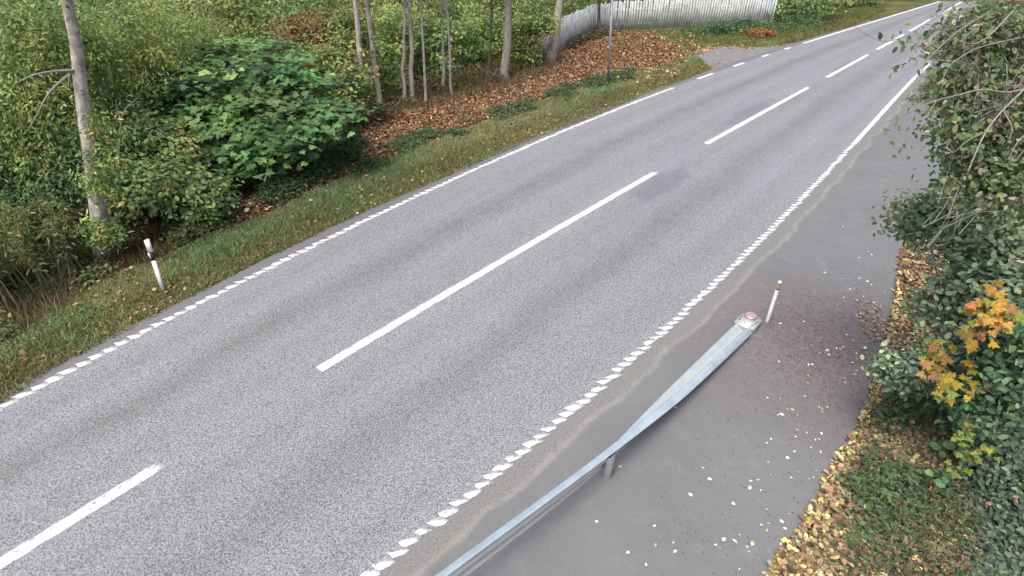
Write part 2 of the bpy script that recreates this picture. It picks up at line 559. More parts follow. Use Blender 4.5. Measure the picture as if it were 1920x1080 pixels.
def shrub(name, base, lobes, label, cat, cols, group=None, w=None, nclump=400, per=40, crad=.18, leaf=.07, tmpl=T_RHOMB, shell=.5,
          stems=6, stem_mat=None, stem_r=.025, single=None, up=.8, out=.6, flat=.5, clump_var=.25, trunk=None, minz=.03, droop=.3, crown='foliage', jit=.55, gain=2.85):
    cols = np.array(cols) * gain
    root = thing(name, (base[0], base[1], 0), label, cat, group)
    cc, cn = lobe_clumps(lobes, nclump, shell)
    keep = cc[:, 2] > minz + .02
    cc, cn = cc[keep], cn[keep]
    pos, nrm, idx = clump_leaves(cc, cn, per, crad, flat, up, out, jit)
    k = pos[:, 2] > minz
    pos, nrm, idx = pos[k], nrm[k], idx[k]
    size = leaf * (.65 + .6 * rng.random(len(pos)))
    ccol = palette(len(cc), cols, clump_var, w)
    col = (ccol[idx] * (1 + .16 * rng.normal(size=(len(pos), 1))).clip(.4, 1.8)).clip(.004, .9)
    if single:
        nmax, key, stm = single
        tc = unit(np.array([0, 0, CAM_H]) - pos)
        cen = np.mean([l[0] for l in lobes], 0)
        score = ((pos - cen) * tc).sum(1) + .4 * np.abs((unit(nrm) * tc).sum(1)) * np.ptp(pos[:, 2]) + .25 * rng.random(len(pos))
        d = ray_vis(pos)
        score = np.where(d, score, -99)
        top = np.argsort(-score)[:nmax * 3]
        top = rng.choice(top, min(nmax, len(top)), replace=False)
        m = np.zeros(len(pos), bool); m[top] = True
        single_leaves('leaf', pos[m], frames(nrm[m], droop), size[m] * 1.08, key, stm, col[m], M_LEAFO, root)
        pos, nrm, size, col = pos[~m], nrm[~m], size[~m], col[~m]
    leaf_cloud(crown, pos, nrm, size, tmpl, col, M_LEAF, root, kind='stuff' if single else None, droop=droop)
    if stems:
        mb = MB()
        b = np.array([base[0], base[1], 0.0])
        for i in range(stems):
            t = cc[rng.integers(len(cc))]
            s = b + np.array([*rng.normal(size=2) * .12, -.05])
            mid = s * .5 + t * .5 + np.array([*rng.normal(size=2) * .12, .15])
            q = np.linspace(0, 1, 7)[:, None]
            P = (1 - q) ** 2 * s + 2 * q * (1 - q) * mid + q * q * t
            mb.tube(P, np.linspace(stem_r, stem_r * .25, 7), 5)
        mb.build('stem', stem_mat or M_DTWIG, root, smooth=True)
    return root

def ray_vis(pos):
    """points inside the picture"""
    v = pos - np.array([0, 0, CAM_H])
    dz = v[:, 1] * CP - v[:, 2] * SP
    x = v[:, 0] / dz * F; y = (v[:, 1] * SP + v[:, 2] * CP) / dz * F
    return (dz > 0) & (np.abs(x) < 1) & (np.abs(y) < .5625)

def LB(px, py, Y, rpx, rpy, ry=None):
    """a lobe of foliage at distance Y whose extent is given as seen"""
    c = PY(px, py, Y)
    d = Y * CP + (CAM_H - c[2]) * SP
    k = d / (960 * F)
    return (c, (rpx * k, ry if ry else .5 * (rpx + rpy) * k, rpy * k))

def LD(px, py, D, rpx, rpy, rd=None):
    c = PD(px, py, D); k = D / (960 * F)
    return (c, (rpx * k, rd if rd else .5 * (rpx + rpy) * k, rpy * k))

# ================================================================== THE SETTING
# --- ground: one sheet to the horizon, fine where the camera looks
xs = np.concatenate([[-600, -250, -120, -70, -48], np.arange(-34, 30, .22), [42, 70, 120, 250, 600]])
ys = np.concatenate([[-400, -150, -60, -25, -10, -4], np.arange(0, 52, .22), [58, 70, 95, 150, 300, 700]])
X, Y = np.meshgrid(xs, ys)
GP = np.stack([X.ravel(), Y.ravel()], 1)
S_, N_ = GP @ DV, GP @ NV

LAYBY_EDGE_PX = [(1458,1076),(1475,1047),(1516,995),(1542,939),(1567,900),(1575,872),(1600,834),(1623,802),(1637,767),(1640,742),(1654,700),(1672,650),(1688,573),(1695,493),(1705,457),(1722,437),(1765,370),(1785,310),(1775,245),(1752,185),(1742,140)]
LE = np.array([G(*p) for p in LAYBY_EDGE_PX])
LE = np.concatenate([[LE[0] + (LE[0] - LE[6]) * 3], LE])
le_s, le_n = LE @ DV, LE @ NV
o_ = np.argsort(le_s); le_s, le_n = le_s[o_], le_n[o_]
def layby_edge(s):
    s = np.asarray(s, float)
    v = np.interp(s, le_s, le_n)
    return np.where(s > le_s[-1], LINE_R(s) + .45, np.maximum(v, LINE_R(s) + .4))
SIDE_PX = [(1335,128),(1313,112),(1300,100),(1327,88),(1363,86),(1413,89),(1460,84),(1500,79),(1520,86),(1440,118),(1360,145)]
SIDE = [G(*p) for p in SIDE_PX]

eL, eR = EDGE_L(S_), layby_edge(S_)
dist = np.maximum(eL - N_, N_ - eR)
ins_side = inside(GP, SIDE); dsd = np.where(ins_side, 0, dist_poly(GP, SIDE))
dist = np.minimum(dist, dsd)
rise = np.clip((dist - .12) / .5, 0, 1)
zz = -.035 + rise * (.035 + .02 + .07 * (vnoise(GP[:, 0], GP[:, 1], .9) - .4) + .08 * (vnoise(GP[:, 0] + 7, GP[:, 1], 2.3) - .4))
zz += .5 * np.clip((eL - N_ - 9) / 25, 0, 1) ** 2
right_bank = np.clip((N_ - eR) / 3, 0, 1)
zz += np.where(N_ > eR, .12 * right_bank, 0)
LITTER_PX = [(300,490),(430,410),(560,300),(660,240),(800,190),(960,150),(1000,118),(1060,85),(1150,58),(1215,62),(1262,82),(1296,108),(1240,128),(1140,152),(1000,192),(830,258),(640,335),(440,428)]
LITTER = [G(*p) for p in LITTER_PX]
GRASS_PX = [(0,760),(100,692),(230,626),(370,552),(480,494),(673,403),(880,313),(1015,255),(1102,223),(1190,185),(1277,153),(1335,130),(1310,108),(1300,95),(1250,72),(1215,60),(1262,82),(1296,108),(1240,128),(1140,152),(1000,195),(830,262),(640,340),(440,430),(300,490),(200,520),(100,590),(0,655),(-160,740),(-200,880)]
GRASS = [G(*p) for p in GRASS_PX]
GRASS2_PX = [(1120,60),(1215,56),(1400,44),(1480,24),(1650,8),(1660,22),(1610,46),(1513,74),(1460,88),(1400,90),(1327,86),(1290,100),(1230,75)]
GRASS2 = [G(*p) for p in GRASS2_PX]
gcol = np.tile(np.array([.075, .054, .038]), (len(GP), 1))
nz = vnoise(GP[:, 0], GP[:, 1], .6)[:, None]
lit = inside(GP, LITTER); gcol[lit] = ((.10, .05, .024) * (.7 + .6 * nz))[lit]
gr = inside(GP, GRASS) | inside(GP, GRASS2)
far = (S_ > 24) & (N_ < eL) & (N_ > eL - 16); gcol[far] = ((.11, .12, .05) * (.7 + .6 * nz))[far]
gcol[lit] = ((.10, .05, .024) * (.7 + .6 * nz))[lit]
gcol[gr] = ((.15, .185, .075) * (.7 + .6 * nz))[gr]
rb = (N_ > eR)
gcol[rb] = ((.13, .10, .072) * (.7 + .6 * nz))[rb]
nx, ny = len(xs), len(ys)
I = np.arange(nx * ny).reshape(ny, nx)
Q = np.stack([I[:-1, :-1], I[:-1, 1:], I[1:, 1:], I[1:, :-1]], -1).reshape(-1, 4)
ground = build('ground', np.column_stack([GP, zz]), [Q], M_GROUND, col=gcol, smooth=True)
tag(ground, 'bare soil of the verges and woodland floor', None, None, 'structure')
def ground_z(P):
    ix = np.clip(np.searchsorted(xs, P[:, 0]) - 1, 0, nx - 2); iy = np.clip(np.searchsorted(ys, P[:, 1]) - 1, 0, ny - 2)
    Z = zz.reshape(ny, nx)
    u = (P[:, 0] - xs[ix]) / (xs[ix + 1] - xs[ix]); v = (P[:, 1] - ys[iy]) / (ys[iy + 1] - ys[iy])
    return (Z[iy, ix] * (1 - u) + Z[iy, ix + 1] * u) * (1 - v) + (Z[iy + 1, ix] * (1 - u) + Z[iy + 1, ix + 1] * u) * v
def on_ground(P, dz=0.0): return np.column_stack([P, ground_z(P) + dz])

def strip(name, s, nl, nr, z, mat, nu, uvf, parent=None, mode=None):
    V, UV = [], []
    for k in range(nu + 1):
        t = k / nu
        n = nl + (nr - nl) * t
        V.append(S2W(s, n, z)); UV.append(np.stack(uvf(s, n), -1))
    V = np.stack(V, 1).reshape(-1, 3); UV = np.stack(UV, 1).reshape(-1, 2)
    I = np.arange(len(V)).reshape(len(s), nu + 1)
    Q = np.stack([I[:-1, :-1], I[:-1, 1:], I[1:, 1:], I[1:, :-1]], -1).reshape(-1, 4)
    return build(name, V, [Q], mat, parent, uv=UV)

sr = np.concatenate([[-40, -20], np.arange(-10, 60, .5), [75, 110]])
road = strip('road', sr, LINE_L(sr) - .02, LINE_R(sr) + .02, .004, M_ROAD, 12, lambda s, n: ((n - LINE_L(s)) / (LINE_R(s) - LINE_L(s)), s))
tag(road, 'grey asphalt carriageway crossing the picture', None, None, 'structure')
sh = strip('road_shoulder', sr, EDGE_L(sr) + .05 * (vnoise(sr, sr * 0, .7) - .5), LINE_L(sr) + .0, 0.0, M_SHOULDER, 2, lambda s, n: (n, s))
tag(sh, 'narrow dark asphalt edge between grass and edge line', None, None, 'structure')
sl = np.concatenate([[-12, -6], np.arange(-2, 40, .2), np.arange(40, 60, 1), [75, 110]])
lay = strip('layby', sl, LINE_R(sl) - .15, layby_edge(sl), 0.0, M_LAYBY, 10, lambda s, n: (n - LINE_R(s), s))
tag(lay, 'smooth dark asphalt lay-by right of the carriageway', None, None, 'structure')
c_ = np.mean(SIDE, 0)
side = build('side_road', np.array([(p[0], p[1], -.004) for p in SIDE] + [(c_[0], c_[1], -.004)]), [np.array([(i, (i + 1) % len(SIDE), len(SIDE)) for i in range(len(SIDE))])], M_SIDE)
tag(side, 'worn grey side road mouth joining beyond the grass', None, None, 'structure')

# --- painted markings: parts of the road
def quad_marking(name, s0, s1, line, w, z=.008, scallop=0.0, rag=0.0):
    ns = max(2, int((s1 - s0) / .16) + 1)
    s = np.linspace(s0, s1, ns)
    ph = (np.arange(ns) % 2) * scallop
    hw = w / 2
    l = line(s) - hw - ph * .5 + rag * rng.normal(size=ns) * .3; r = line(s) + hw + ph * .5 + rag * rng.normal(size=ns) * .3
    A, B = S2W(s, l, z), S2W(s, r, z)
    V = np.concatenate([A, B]); n = ns
    V2 = V.copy(); V2[:, 2] -= .0035
    Fq = [(i, n + i, n + i + 1, i + 1) for i in range(n - 1)]
    Fq += [(i + 1, 2 * n + i + 1, 2 * n + i, i) for i in range(n - 1)] + [(n + i, 3 * n + i, 3 * n + i + 1, n + i + 1) for i in range(n - 1)]
    Fq += [(0, 2 * n, 3 * n, n), (2 * n - 1, 4 * n - 1, 3 * n - 1, n - 1)]
    return build(name, np.concatenate([V, V2]), [np.array(Fq)], M_PAINT, road)

cs, _ = sn([(305,868),(597,692),(1232,323),(1322,269),(1517,164),(1548,145),(1630,103),(1642,93)])
dashes = [(cs[0] - 7.5, cs[0]), (cs[1], cs[2]), (cs[3], cs[4]), (cs[5], cs[6])]
x0 = cs[7]
Ld, Lg = (cs[6] - cs[5]) * .92, 1.35
for k in range(6):
    dashes.append((x0, x0 + Ld)); x0 += Ld + Lg
for a, b_ in dashes:
    quad_marking('centre_line_dash', a, b_, LINE_C, .155, scallop=.016, rag=.012)
def block(name, s, line, dn, along, across, skew, slant=.4, thick=.008):
    """one raised block of an edge line; skew: along-shift per metre across"""
    hs, hn = along / 2, across / 2
    pts = []
    for (a, c) in ((-1, -1), (-.15, -1.05), (1, -.95), (1.05, .1), (1, 1), (.1, 1.05), (-1, .95), (-1.05, -.1)):
        ds = a * hs * (1 + .15 * rng.normal()); dc = c * hn * (1 + .24 * rng.normal())
        pts.append((s + ds + skew * dc, dc + dn))
    pts = np.array(pts)
    n = line(pts[:, 0]) + pts[:, 1] + slant * (pts[:, 0] - s)
    T = S2W(pts[:, 0], n, thick); B = S2W(pts[:, 0], n, .0045)
    k = len(pts)
    return build(name, np.concatenate([T, B]), [np.array([tuple(range(k))[::-1]]), np.array([(j, (j + 1) % k, k + (j + 1) % k, k + j) for j in range(k)])], M_PAINT, road)
# right edge line: separate raised blocks, merging into a plain line further on
s_a, _ = sn([(660, 1100)]); s_b, _ = sn([(1600, 270)]); s_c, _ = sn([(1733, 128)])
s = float(s_a[0]) - .5
while s < s_b[0]:
    q = (s - s_a[0]) / (s_b[0] - s_a[0])
    block('edge_line_block', s, LINE_R, .008 * rng.normal(), .166 * (1 + .06 * rng.normal()), .090, .14, .32, .008 + .002 * rng.random())
    s += .174
quad_marking('edge_line', float(s_b[0]), 70, LINE_R, .13, scallop=.01, rag=.02)
# left edge line: blocks that almost touch
s_a, _ = sn([(-40, 800)]); s_b, _ = sn([(1267, 165)]); 
s = float(s_a[0])
while s < s_b[0]:
    d = .192
    gap = -.012 + .03 * max(0, math.sin(s * .9) - .3)
    block('edge_line_block', s, LINE_L, .004 * rng.normal(), d - gap, .105, .15, .24, .008 + .002 * rng.random())
    s += d
for p, q in (((1309,148),(1341,138)),((1375,124),(1398,118)),((1428,106),(1444,102)),((1469,92),(1483,89))):
    a, _ = sn([p, q])
    quad_marking('edge_line_dash', a[0], a[1], LINE_L, .15)
a, _ = sn([(1505, 81)])
quad_marking('edge_line', float(a[0]), 70, LINE_L, .15)

# ================================================================== ROADSIDE HARDWARE
# --- guardrail with a twisted, ramped-down end
def guardrail():
    ctr = [(840, 1082, .50), (985, 974, .44), (1124, 868, .345), (1262, 740, .21), (1398, 610, .075)]
    K = np.array([G3(*c) for c in ctr])
    d0 = K[0] - K[1]; d0[2] = 0; d0 /= np.linalg.norm(d0)
    K = np.concatenate([[K[0] + d0 * 3.2 + np.array([0, 0, .06]), K[0] + d0 * 1.6 + np.array([0, 0, .04])], K])
    tw = np.radians([6, 6, 7, 9, 14, 60, 88])
    L = np.concatenate([[0], np.cumsum(np.linalg.norm(np.diff(K, axis=0), axis=1))])
    q = np.linspace(0, L[-1], 70)
    def smooth(a):
        v = np.stack([np.interp(q, L, a[:, i]) for i in range(a.shape[1])], 1)
        for _ in range(6):
            v[1:-1] = (v[:-2] + 2 * v[1:-1] + v[2:]) / 4
        return v
    P = smooth(K); A = smooth(tw[:, None])[:, 0]
    root = thing('guardrail', (P[20][0], P[20][1], 0), 'galvanised steel guardrail twisting down to the ground at its far end', 'guardrail')
    # W profile: (height along the beam's width, depth towards the road)
    prof = np.array([(.155, .0), (.150, .010), (.118, .076), (.108, .083), (.088, .083), (.076, .076), (.030, .012), (.016, .004), (-.016, .004), (-.030, .012), (-.076, .076), (-.088, .083), (-.108, .083), (-.118, .076), (-.150, .010), (-.155, .0)])
    V = []
    T = unit(np.gradient(P, axis=0))
    for p, t, a in zip(P, T, A):
        rgt = unit(np.cross(t, [0, 0, 1])); upv = np.cross(rgt, t)
        up2 = math.cos(a) * upv + math.sin(a) * rgt
        fr = -math.cos(a) * rgt + math.sin(a) * upv
        V.append(p + prof[:, :1] * up2 + (prof[:, 1:] - .04) * fr)
    V = np.array(V); m, k = V.shape[:2]
    dust_shade = np.where(prof[:, 0] < -.10, 1.0, np.where(np.abs(prof[:, 0]) < .031, .8, np.where(np.abs(prof[:, 0]) < .08, .35, 0)))  # lower flank dusty; valley and inner folds also tinted to stand in for shade
    tk = .005
    Nn = []
    for p, t, a in zip(P, T, A):
        rgt = unit(np.cross(t, [0, 0, 1])); upv = np.cross(rgt, t)
        Nn.append(-math.cos(a) * rgt + math.sin(a) * upv)
    V2 = V - np.array(Nn)[:, None, :] * tk
    I = np.arange(m * k).reshape(m, k); J = I + m * k
    f1 = np.stack([I[:-1, :-1], I[:-1, 1:], I[1:, 1:], I[1:, :-1]], -1).reshape(-1, 4)
    f2 = np.stack([J[:-1, :-1], J[1:, :-1], J[1:, 1:], J[:-1, 1:]], -1).reshape(-1, 4)
    e1 = np.stack([I[:-1, 0], I[1:, 0], J[1:, 0], J[:-1, 0]], -1); e2 = np.stack([I[:-1, -1], J[:-1, -1], J[1:, -1], I[1:, -1]], -1)
    build('beam', np.concatenate([V.reshape(-1, 3), V2.reshape(-1, 3)]), [np.concatenate([f1, f2, e1, e2])], M_BEAM, root, col=np.concatenate([np.tile(dust_shade, m), np.tile(dust_shade, m)])[:, None] * np.ones(3))
    # posts: sigma section behind the beam
    for px, py, h in ((1139, 895, .40), (760, 1210, .60)):
        b = G3(px, py, 0.0)
        i = int(np.argmin(np.linalg.norm(P[:, :2] - b[:2], axis=1)))
        t = T[i].copy(); t[2] = 0; t = unit(t); r = np.cross(t, [0, 0, 1])
        c = np.array([b[0], b[1], 0])
        ring = np.array([(-.05, -.03), (.05, -.03), (.05, -.024), (.012, -.024), (.012, .024), (.05, .024), (.05, .03), (-.05, .03), (-.05, .018), (-.044, .018), (-.044, .024), (.004, .024), (.004, -.024), (-.044, -.024), (-.044, -.018), (-.05, -.018)])
        ring = np.array([(-.055, -.032), (.055, -.032), (.055, -.010), (.047, -.010), (.047, -.024), (-.047, -.024), (-.047, .024), (.047, .024), (.047, .010), (.055, .010), (.055, .032), (-.055, .032)])
        ring = ring * 1.15
        R0 = c + ring[:, :1] * t + ring[:, 1:] * r
        mb = MB(); R1 = R0 + [0, 0, h]
        R0 = R0 - [0, 0, .1]
        nn = len(ring)
        mb.add(np.concatenate([R0, R1]), [(j, (j + 1) % nn, nn + (j + 1) % nn, nn + j) for j in range(nn)] + [tuple(range(nn, 2 * nn))])
        mb.build('post', M_GALVP, root)
        bm = MB(); z = P[i][2]
        bm.tube([c + [0, 0, z - .02] - r * .03, np.array([P[i][0], P[i][1], z - .02])], .011, 6)
        bm.build('bolt', M_GALVD, root)
    # end plate
    p = P[-1]; t = unit(T[-1] * [1, 1, 0]); r = np.cross(t, [0, 0, 1])
    out = [(-.20, -.16), (-.22, 0), (-.20, .16), (.06, .165), (.13, .155), (.18, .125), (.22, .07), (.225, 0), (.215, -.07), (.18, -.125), (.13, -.155), (.06, -.165)]
    zt = p[2] + .048
    cpl = p + t * .09
    R0 = np.array([[*(cpl + t * a + r * b)[:2], zt - .012] for a, b in out]); R1 = R0 + [0, 0, .012]
    mb = MB(); mb.prism(R0, R1)
    plate = mb.build('end_plate', M_GALVN, root)
    # skirt under the plate
    mb = MB(); cc = np.array([*cpl[:2], 0])
    R0 = np.array([[*(cpl + (t * a + r * b) * .96)[:2], -.02] for a, b in out]); R1 = np.array([[*(cpl + (t * a + r * b) * .96)[:2], zt - .013] for a, b in out])
    mb.prism(R0, R1); mb.build('end_skirt', M_GALVD, root)
    for a, b in ((-.08, -.12), (-.03, -.125), (.02, -.13), (-.10, .10), (-.05, .115), (.0, .12), (.05, .125), (-.12, -.02), (-.13, .05)):
        mb = MB(); cb = np.array([*(cpl + t * a + r * b)[:2], zt])
        mb.tube([cb, cb + [0, 0, .004]], .011 if abs(b) > .06 else .007, 8)
        mb.build('slot', M_BLACK, plate)
    # round red reflector on a drum
    cd = np.array([*(cpl + t * .09 - r * .01)[:2], zt])
    mb = MB(); mb.tube([cd, cd + [0, 0, .022], cd + [0, 0, .03], cd + [0, 0, .055]], [.098, .098, .094, .092], 24); mb.build('reflector_drum', M_GALVN, root)
    mb = MB(); mb.tube([cd + [0, 0, .0552], cd + [0, 0, .064], cd + [0, 0, .068]], [.086, .084, .066], 24); mb.build('red_reflector', M_RED, root)
    mb = MB(); mb.tube([cd + [0, 0, .030], cd + [0, 0, .041]], [.096, .096], 24); mb.build('drum_band', M_BLACK, root)
guardrail()

# --- slim round marker post beside the guardrail nose
def marker_post():
    b = G3(1437, 606); 
    d = ray(1463, 527); k = b[1] / d[1]; top = np.array([d[0] * k, b[1], CAM_H + d[2] * k])
    root = thing('marker_post', (b[0], b[1], 0), 'slim white round marker post with amber band beside the guardrail nose', 'marker post')
    ax = top - b; Lh = np.linalg.norm(ax); ax /= Lh
    def seg(name, a, c, r, m, n=14):
        mb = MB(); mb.tube([b + ax * a, b + ax * (a + .004), b + ax * (c - .004), b + ax * c], [r * .96, r, r, r * .96], n); return mb.build(name, m, root, smooth=False)
    seg('tube', -.05, Lh - .155, .0285, M_WHITE)
    seg('foot', -.02, .05, .036, M_GALVD)
    seg('black_ring', Lh - .155, Lh - .135, .0295, M_BLACK)
    seg('amber_band', Lh - .135, Lh - .065, .0300, M_GOLD)
    seg('black_ring', Lh - .065, Lh - .052, .0295, M_BLACK)
    mb = MB(); mb.tube([b + ax * (Lh - .052), b + ax * (Lh - .012), b + ax * Lh, b + ax * (Lh + .006)], [.0285, .0285, .022, .008], 14); mb.build('cap', M_WHITE, root)
marker_post()

# --- white delineator post on the left verge
def delineator():
    b = G3(307, 545); d = ray(275, 447); k = b[1] / d[1]
    top = np.array([d[0] * k, b[1], CAM_H + d[2] * k]); h = top[2]
    root = thing('delineator_post', (b[0], b[1], 0), 'white roadside delineator post with black band on the left grass verge', 'delineator post')
    # faces the traffic: wide side across the road axis
    w = unit(np.array([NV[0], NV[1], 0]) * .8 + np.array([.5, -.2, 0])); t = np.cross([0, 0, 1], w)
    prof = [(-.062, -.012), (-.05, -.03), (0, -.042), (.05, -.03), (.062, -.012), (.055, .012), (0, .024), (-.055, .012)]
    def lay_(z, slant=0, s=1.0):
        f = z / h
        c = b + (top - b) * f; 
        return np.array([c + s * (w * a + t * e) + np.array([0, 0, slant * a]) for a, e in prof])
    def piece(name, z0, z1, s0, s1, m, k=1.0):
        mb = MB(); mb.prism(lay_(z0, s0, k), lay_(z1, s1, k)); return mb.build(name, m, root)
    piece('lower_body', -.06, h * .595, 0, .35, M_WHITE, .93)
    piece('black_band', h * .598, h * .757, .35, .35, M_BLACK, .96)
    piece('upper_body', h * .76, h * .985, .35, .5, M_WHITE, 1.12)
    piece('top_cap', h * .987, h * 1.005, .5, .5, M_BLACK, 1.0)
    c = b + (top - b) * .70 - t * .0445
    mb = MB(); mb.box(c, w * .028, t * .006, np.array([0, 0, .05])); mb.build('reflector', M_PALE, root)
delineator()

# --- bare steel sign pole
def sign_pole():
    b = G3(1140, 163); t = PY(1146, 40, b[1])
    d = unit(t - b)
    root = thing('sign_pole', (b[0], b[1], 0), 'thin bare grey steel pole standing in the verge before the fence', 'pole')
    mb = MB(); mb.tube([b - d * .1, b + d * 3.0], .045, 12); mb.build('tube', M_POLE, root, smooth=True)
    mb = MB(); mb.tube([b + d * 3.0, b + d * 3.03, b + d * 3.045], [.049, .049, .03], 12); mb.build('cap', M_BLACK, root)
    mb = MB(); mb.tube([b - d * .05, b + d * .07], .06, 12); mb.build('foot', M_GALVD, root)
sign_pole()

# --- white board fence
def fence():
    base_px = [(985, 128), (1045, 103), (1110, 66), (1145, 60), (1300, 53), (1450, 47)]
    K = np.array([G(*p) for p in base_px])
    L = np.concatenate([[0], np.cumsum(np.hypot(*np.diff(K, axis=0).T))])
    c0 = K[2]
    root = thing('board_fence', (c0[0], c0[1], 0), 'white upright board fence behind the leaf covered bank', 'fence')
    pitch = .155
    n = int(L[-1] / pitch)
    rails = {0: MB(), 1: MB()}
    meshes = []
    for v in range(5):
        mb = MB(); h = 1.36 + .02 * v
        wv = .058
        ring0 = np.array([(-wv, -.011, -.05), (wv, -.011, -.05), (wv, .011, -.05), (-wv, .011, -.05)])
        mb.prism(ring0, ring0 * [1, 1, 0] + [0, 0, h])
        ob = mb.build('board', M_FENCE, root); meshes.append(ob.data); bpy.data.objects.remove(ob)
    off = np.array(wloc(root))
    for me in meshes:                       # built round the world origin: undo the root offset
        me.transform(Matrix.Translation(Vector(off)))
    for i in range(n):
        q = (i + .5) * pitch
        p = np.array([np.interp(q, L, K[:, 0]), np.interp(q, L, K[:, 1])])
        p2 = np.array([np.interp(q + .05, L, K[:, 0]), np.interp(q + .05, L, K[:, 1])])
        a = math.atan2(*(p2 - p)[::-1])
        o = bpy.data.objects.new('board', meshes[rng.integers(5)])
        o.parent = root
        o.location = (p[0] - off[0], p[1] - off[1], float(ground_z(p[None])[0]) + .04 + .01 * rng.normal())
        o.rotation_euler = (.008 * rng.normal(), .01 * rng.normal(), a)
        COL.objects.link(o)
    for zr in (.35, 1.08):
        mb = MB()
        for i in range(len(K) - 1):
            a, c = K[i], K[i + 1]
            t = unit(np.array([*(c - a), 0])); nrm = np.array([-t[1], t[0], 0])
            m = np.array([*((a + c) / 2), zr]) + nrm * .036
            mb.box(m, t * (np.hypot(*(c - a)) / 2), nrm * .02, np.array([0, 0, .045]))
        mb.build('rail', M_FENCE, root)
    for q in np.arange(.4, L[-1], 2.0):
        p = np.array([np.interp(q, L, K[:, 0]), np.interp(q, L, K[:, 1])])
        p2 = np.array([np.interp(q + .05, L, K[:, 0]), np.interp(q + .05, L, K[:, 1])])
        t = unit(np.array([*(p2 - p), 0])); nrm = np.array([-t[1], t[0], 0])
        mb = MB(); mb.box(np.array([*p, .62]) + nrm * .10, t * .042, nrm * .042, np.array([0, 0, .72])); mb.build('post', M_FENCE, root)
fence()

# ================================================================== TREES
def tree(name, base_px, top_px, wpx, mat, label, group=None, leafcols=((.07, .09, .025), (.11, .10, .03)), ht=6.5, crown_r=1.1, nleaf=60, limbs=5, bend=.06, wtop=.75, extra=None, tz=None):
    b = G3(*base_px); Yb = b[1]
    t = PY(top_px[0], top_px[1], Yb + .15)
    d = Yb * CP + (CAM_H) * SP
    r0 = wpx * .88 / 2 * d / (960 * F)
    dirv = (t - b)
    h0 = max(t[2], .5)
    ht = max(ht, h0 + 1.5)
    root = thing(name, (b[0], b[1], 0), label, 'tree', group)
    n = 16
    z = np.concatenate([[-.1, .12, .4], np.linspace(.7, ht, n - 3)])
    P = np.array([b + dirv * (v / h0) if v <= h0 else t + (v - h0) * np.array([dirv[0] / h0 * .5, 0, 1]) for v in z])
    wob = np.cumsum(rng.normal(size=(n, 2)) * bend * .35, 0); wob -= np.linspace(0, 1, n)[:, None] * wob[-1]
    P[1:, 0] += wob[1:, 0]; P[1:, 1] += wob[1:, 1]
    R = r0 * np.interp(z, [-.1, .12, .45, h0, ht], [1.7, 1.18, 1.0, wtop, .18])
    mb = MB(); mb.tube(P, R, 10); mb.build('trunk', mat, root, smooth=True)
    tips = []
    for i in range(limbs):
        zi = h0 + (ht - h0) * (.1 + .75 * rng.random()) if extra is None else h0 * (.5 + .6 * rng.random())
        s = np.array([np.interp(zi, z, P[:, k]) for k in range(3)])
        a = rng.random() * 2 * np.pi; l = crown_r * (.5 + .6 * rng.random())
        e = s + np.array([math.cos(a) * l, math.sin(a) * l, l * (.3 + .5 * rng.random())])
        q = np.linspace(0, 1, 6)[:, None]
        m = (s + e) / 2 + np.array([0, 0, .12])
        mb = MB(); mb.tube((1 - q) ** 2 * s + 2 * q * (1 - q) * m + q * q * e, np.linspace(max(.012, r0 * .35), .006, 6), 6); mb.build('limb', mat, root, smooth=True)
        tips += [e, m]
    c = np.array([np.interp(ht - .6, z, P[:, k]) for k in range(3)])
    lobes = [(c + [0, 0, -(ht - h0) * .25], (crown_r, crown_r, (ht - h0) * .5))]
    cc, cn = lobe_clumps(lobes, nleaf, .3)
    cc = cc[cc[:, 2] > h0 * .95]; cn = cn[:len(cc)]
    pos, nrm, idx = clump_leaves(cc, cn, 24, .22)
    col = palette(len(pos), leafcols)
    leaf_cloud('crown', pos, nrm, .08 * (.7 + .5 * rng.random(len(pos))), T_RHOMB, col, M_LEAF, root)
    return root, P, z

TG = 'slim pale trunks at the edge of the wood'
tree('slender_tree', (681,224), (671,40), 13, M_PALEBARK, 'slim pale tree trunk closest to the dark green bush', TG)
tree('slender_tree', (715,213), (691,40), 12.5, M_PALEBARK, 'pale trunk leaning left, next after the one by the dark green bush', TG)
tree('slender_tree', (764,199), (759,40), 8, M_PALEBARK, 'thin crooked pale trunk, the left one of a close pair', TG, bend=.12)
tree('slender_tree', (773,196), (765,40), 10.5, M_PALEBARK, 'thicker straight trunk, the right one of a close pair', TG)
tree('slender_tree', (798,194), (789,40), 6, M_PALEBARK, 'thin greenish trunk just right of the close pair', TG)
tree('slender_tree', (829,172), (829,60), 7, M_PALEBARK, 'short thin trunk half hidden by leaves, left of the thinnest one', TG)
tree('slender_tree', (849,180), (840,60), 6, M_PALEBARK, 'thinnest crooked trunk before brown undergrowth', TG, bend=.1)
tree('slender_tree', (914,152), (919,60), 7, M_DARKBARK, 'thin dark trunk left of the thick lichen covered trunk', TG)
tree('lichen_tree', (944,150), (951,38), 19, M_GREYBARK, 'thick grey lichen covered trunk standing in brown brush', None, wtop=.85)
tree('leaning_tree', (1031,119), (1046,40), 21, M_PALEBARK, 'stout pale trunk leaning right in front of the white fence', None, wtop=.8)
tree('young_tree', (1126,68), (1123,40), 9, M_DARKBARK, 'dark bare trunk against the white boards near the pole', None)
TB = 'dark trunks far behind the dark green bush'
tree('wood_tree', (395,105), (362,30), 12, M_DARKBARK, 'dark leaning trunk at the back, left of the forked pair', TB, ht=7)
tree('wood_tree', (415,90), (411,30), 12, M_DARKBARK, 'dark upright stem, left half of the pair behind the bush', TB, ht=7)
tree('wood_tree', (425,92), (443,30), 9, M_DARKBARK, 'dark slanting stem, right half of the pair behind the bush', TB, ht=7)

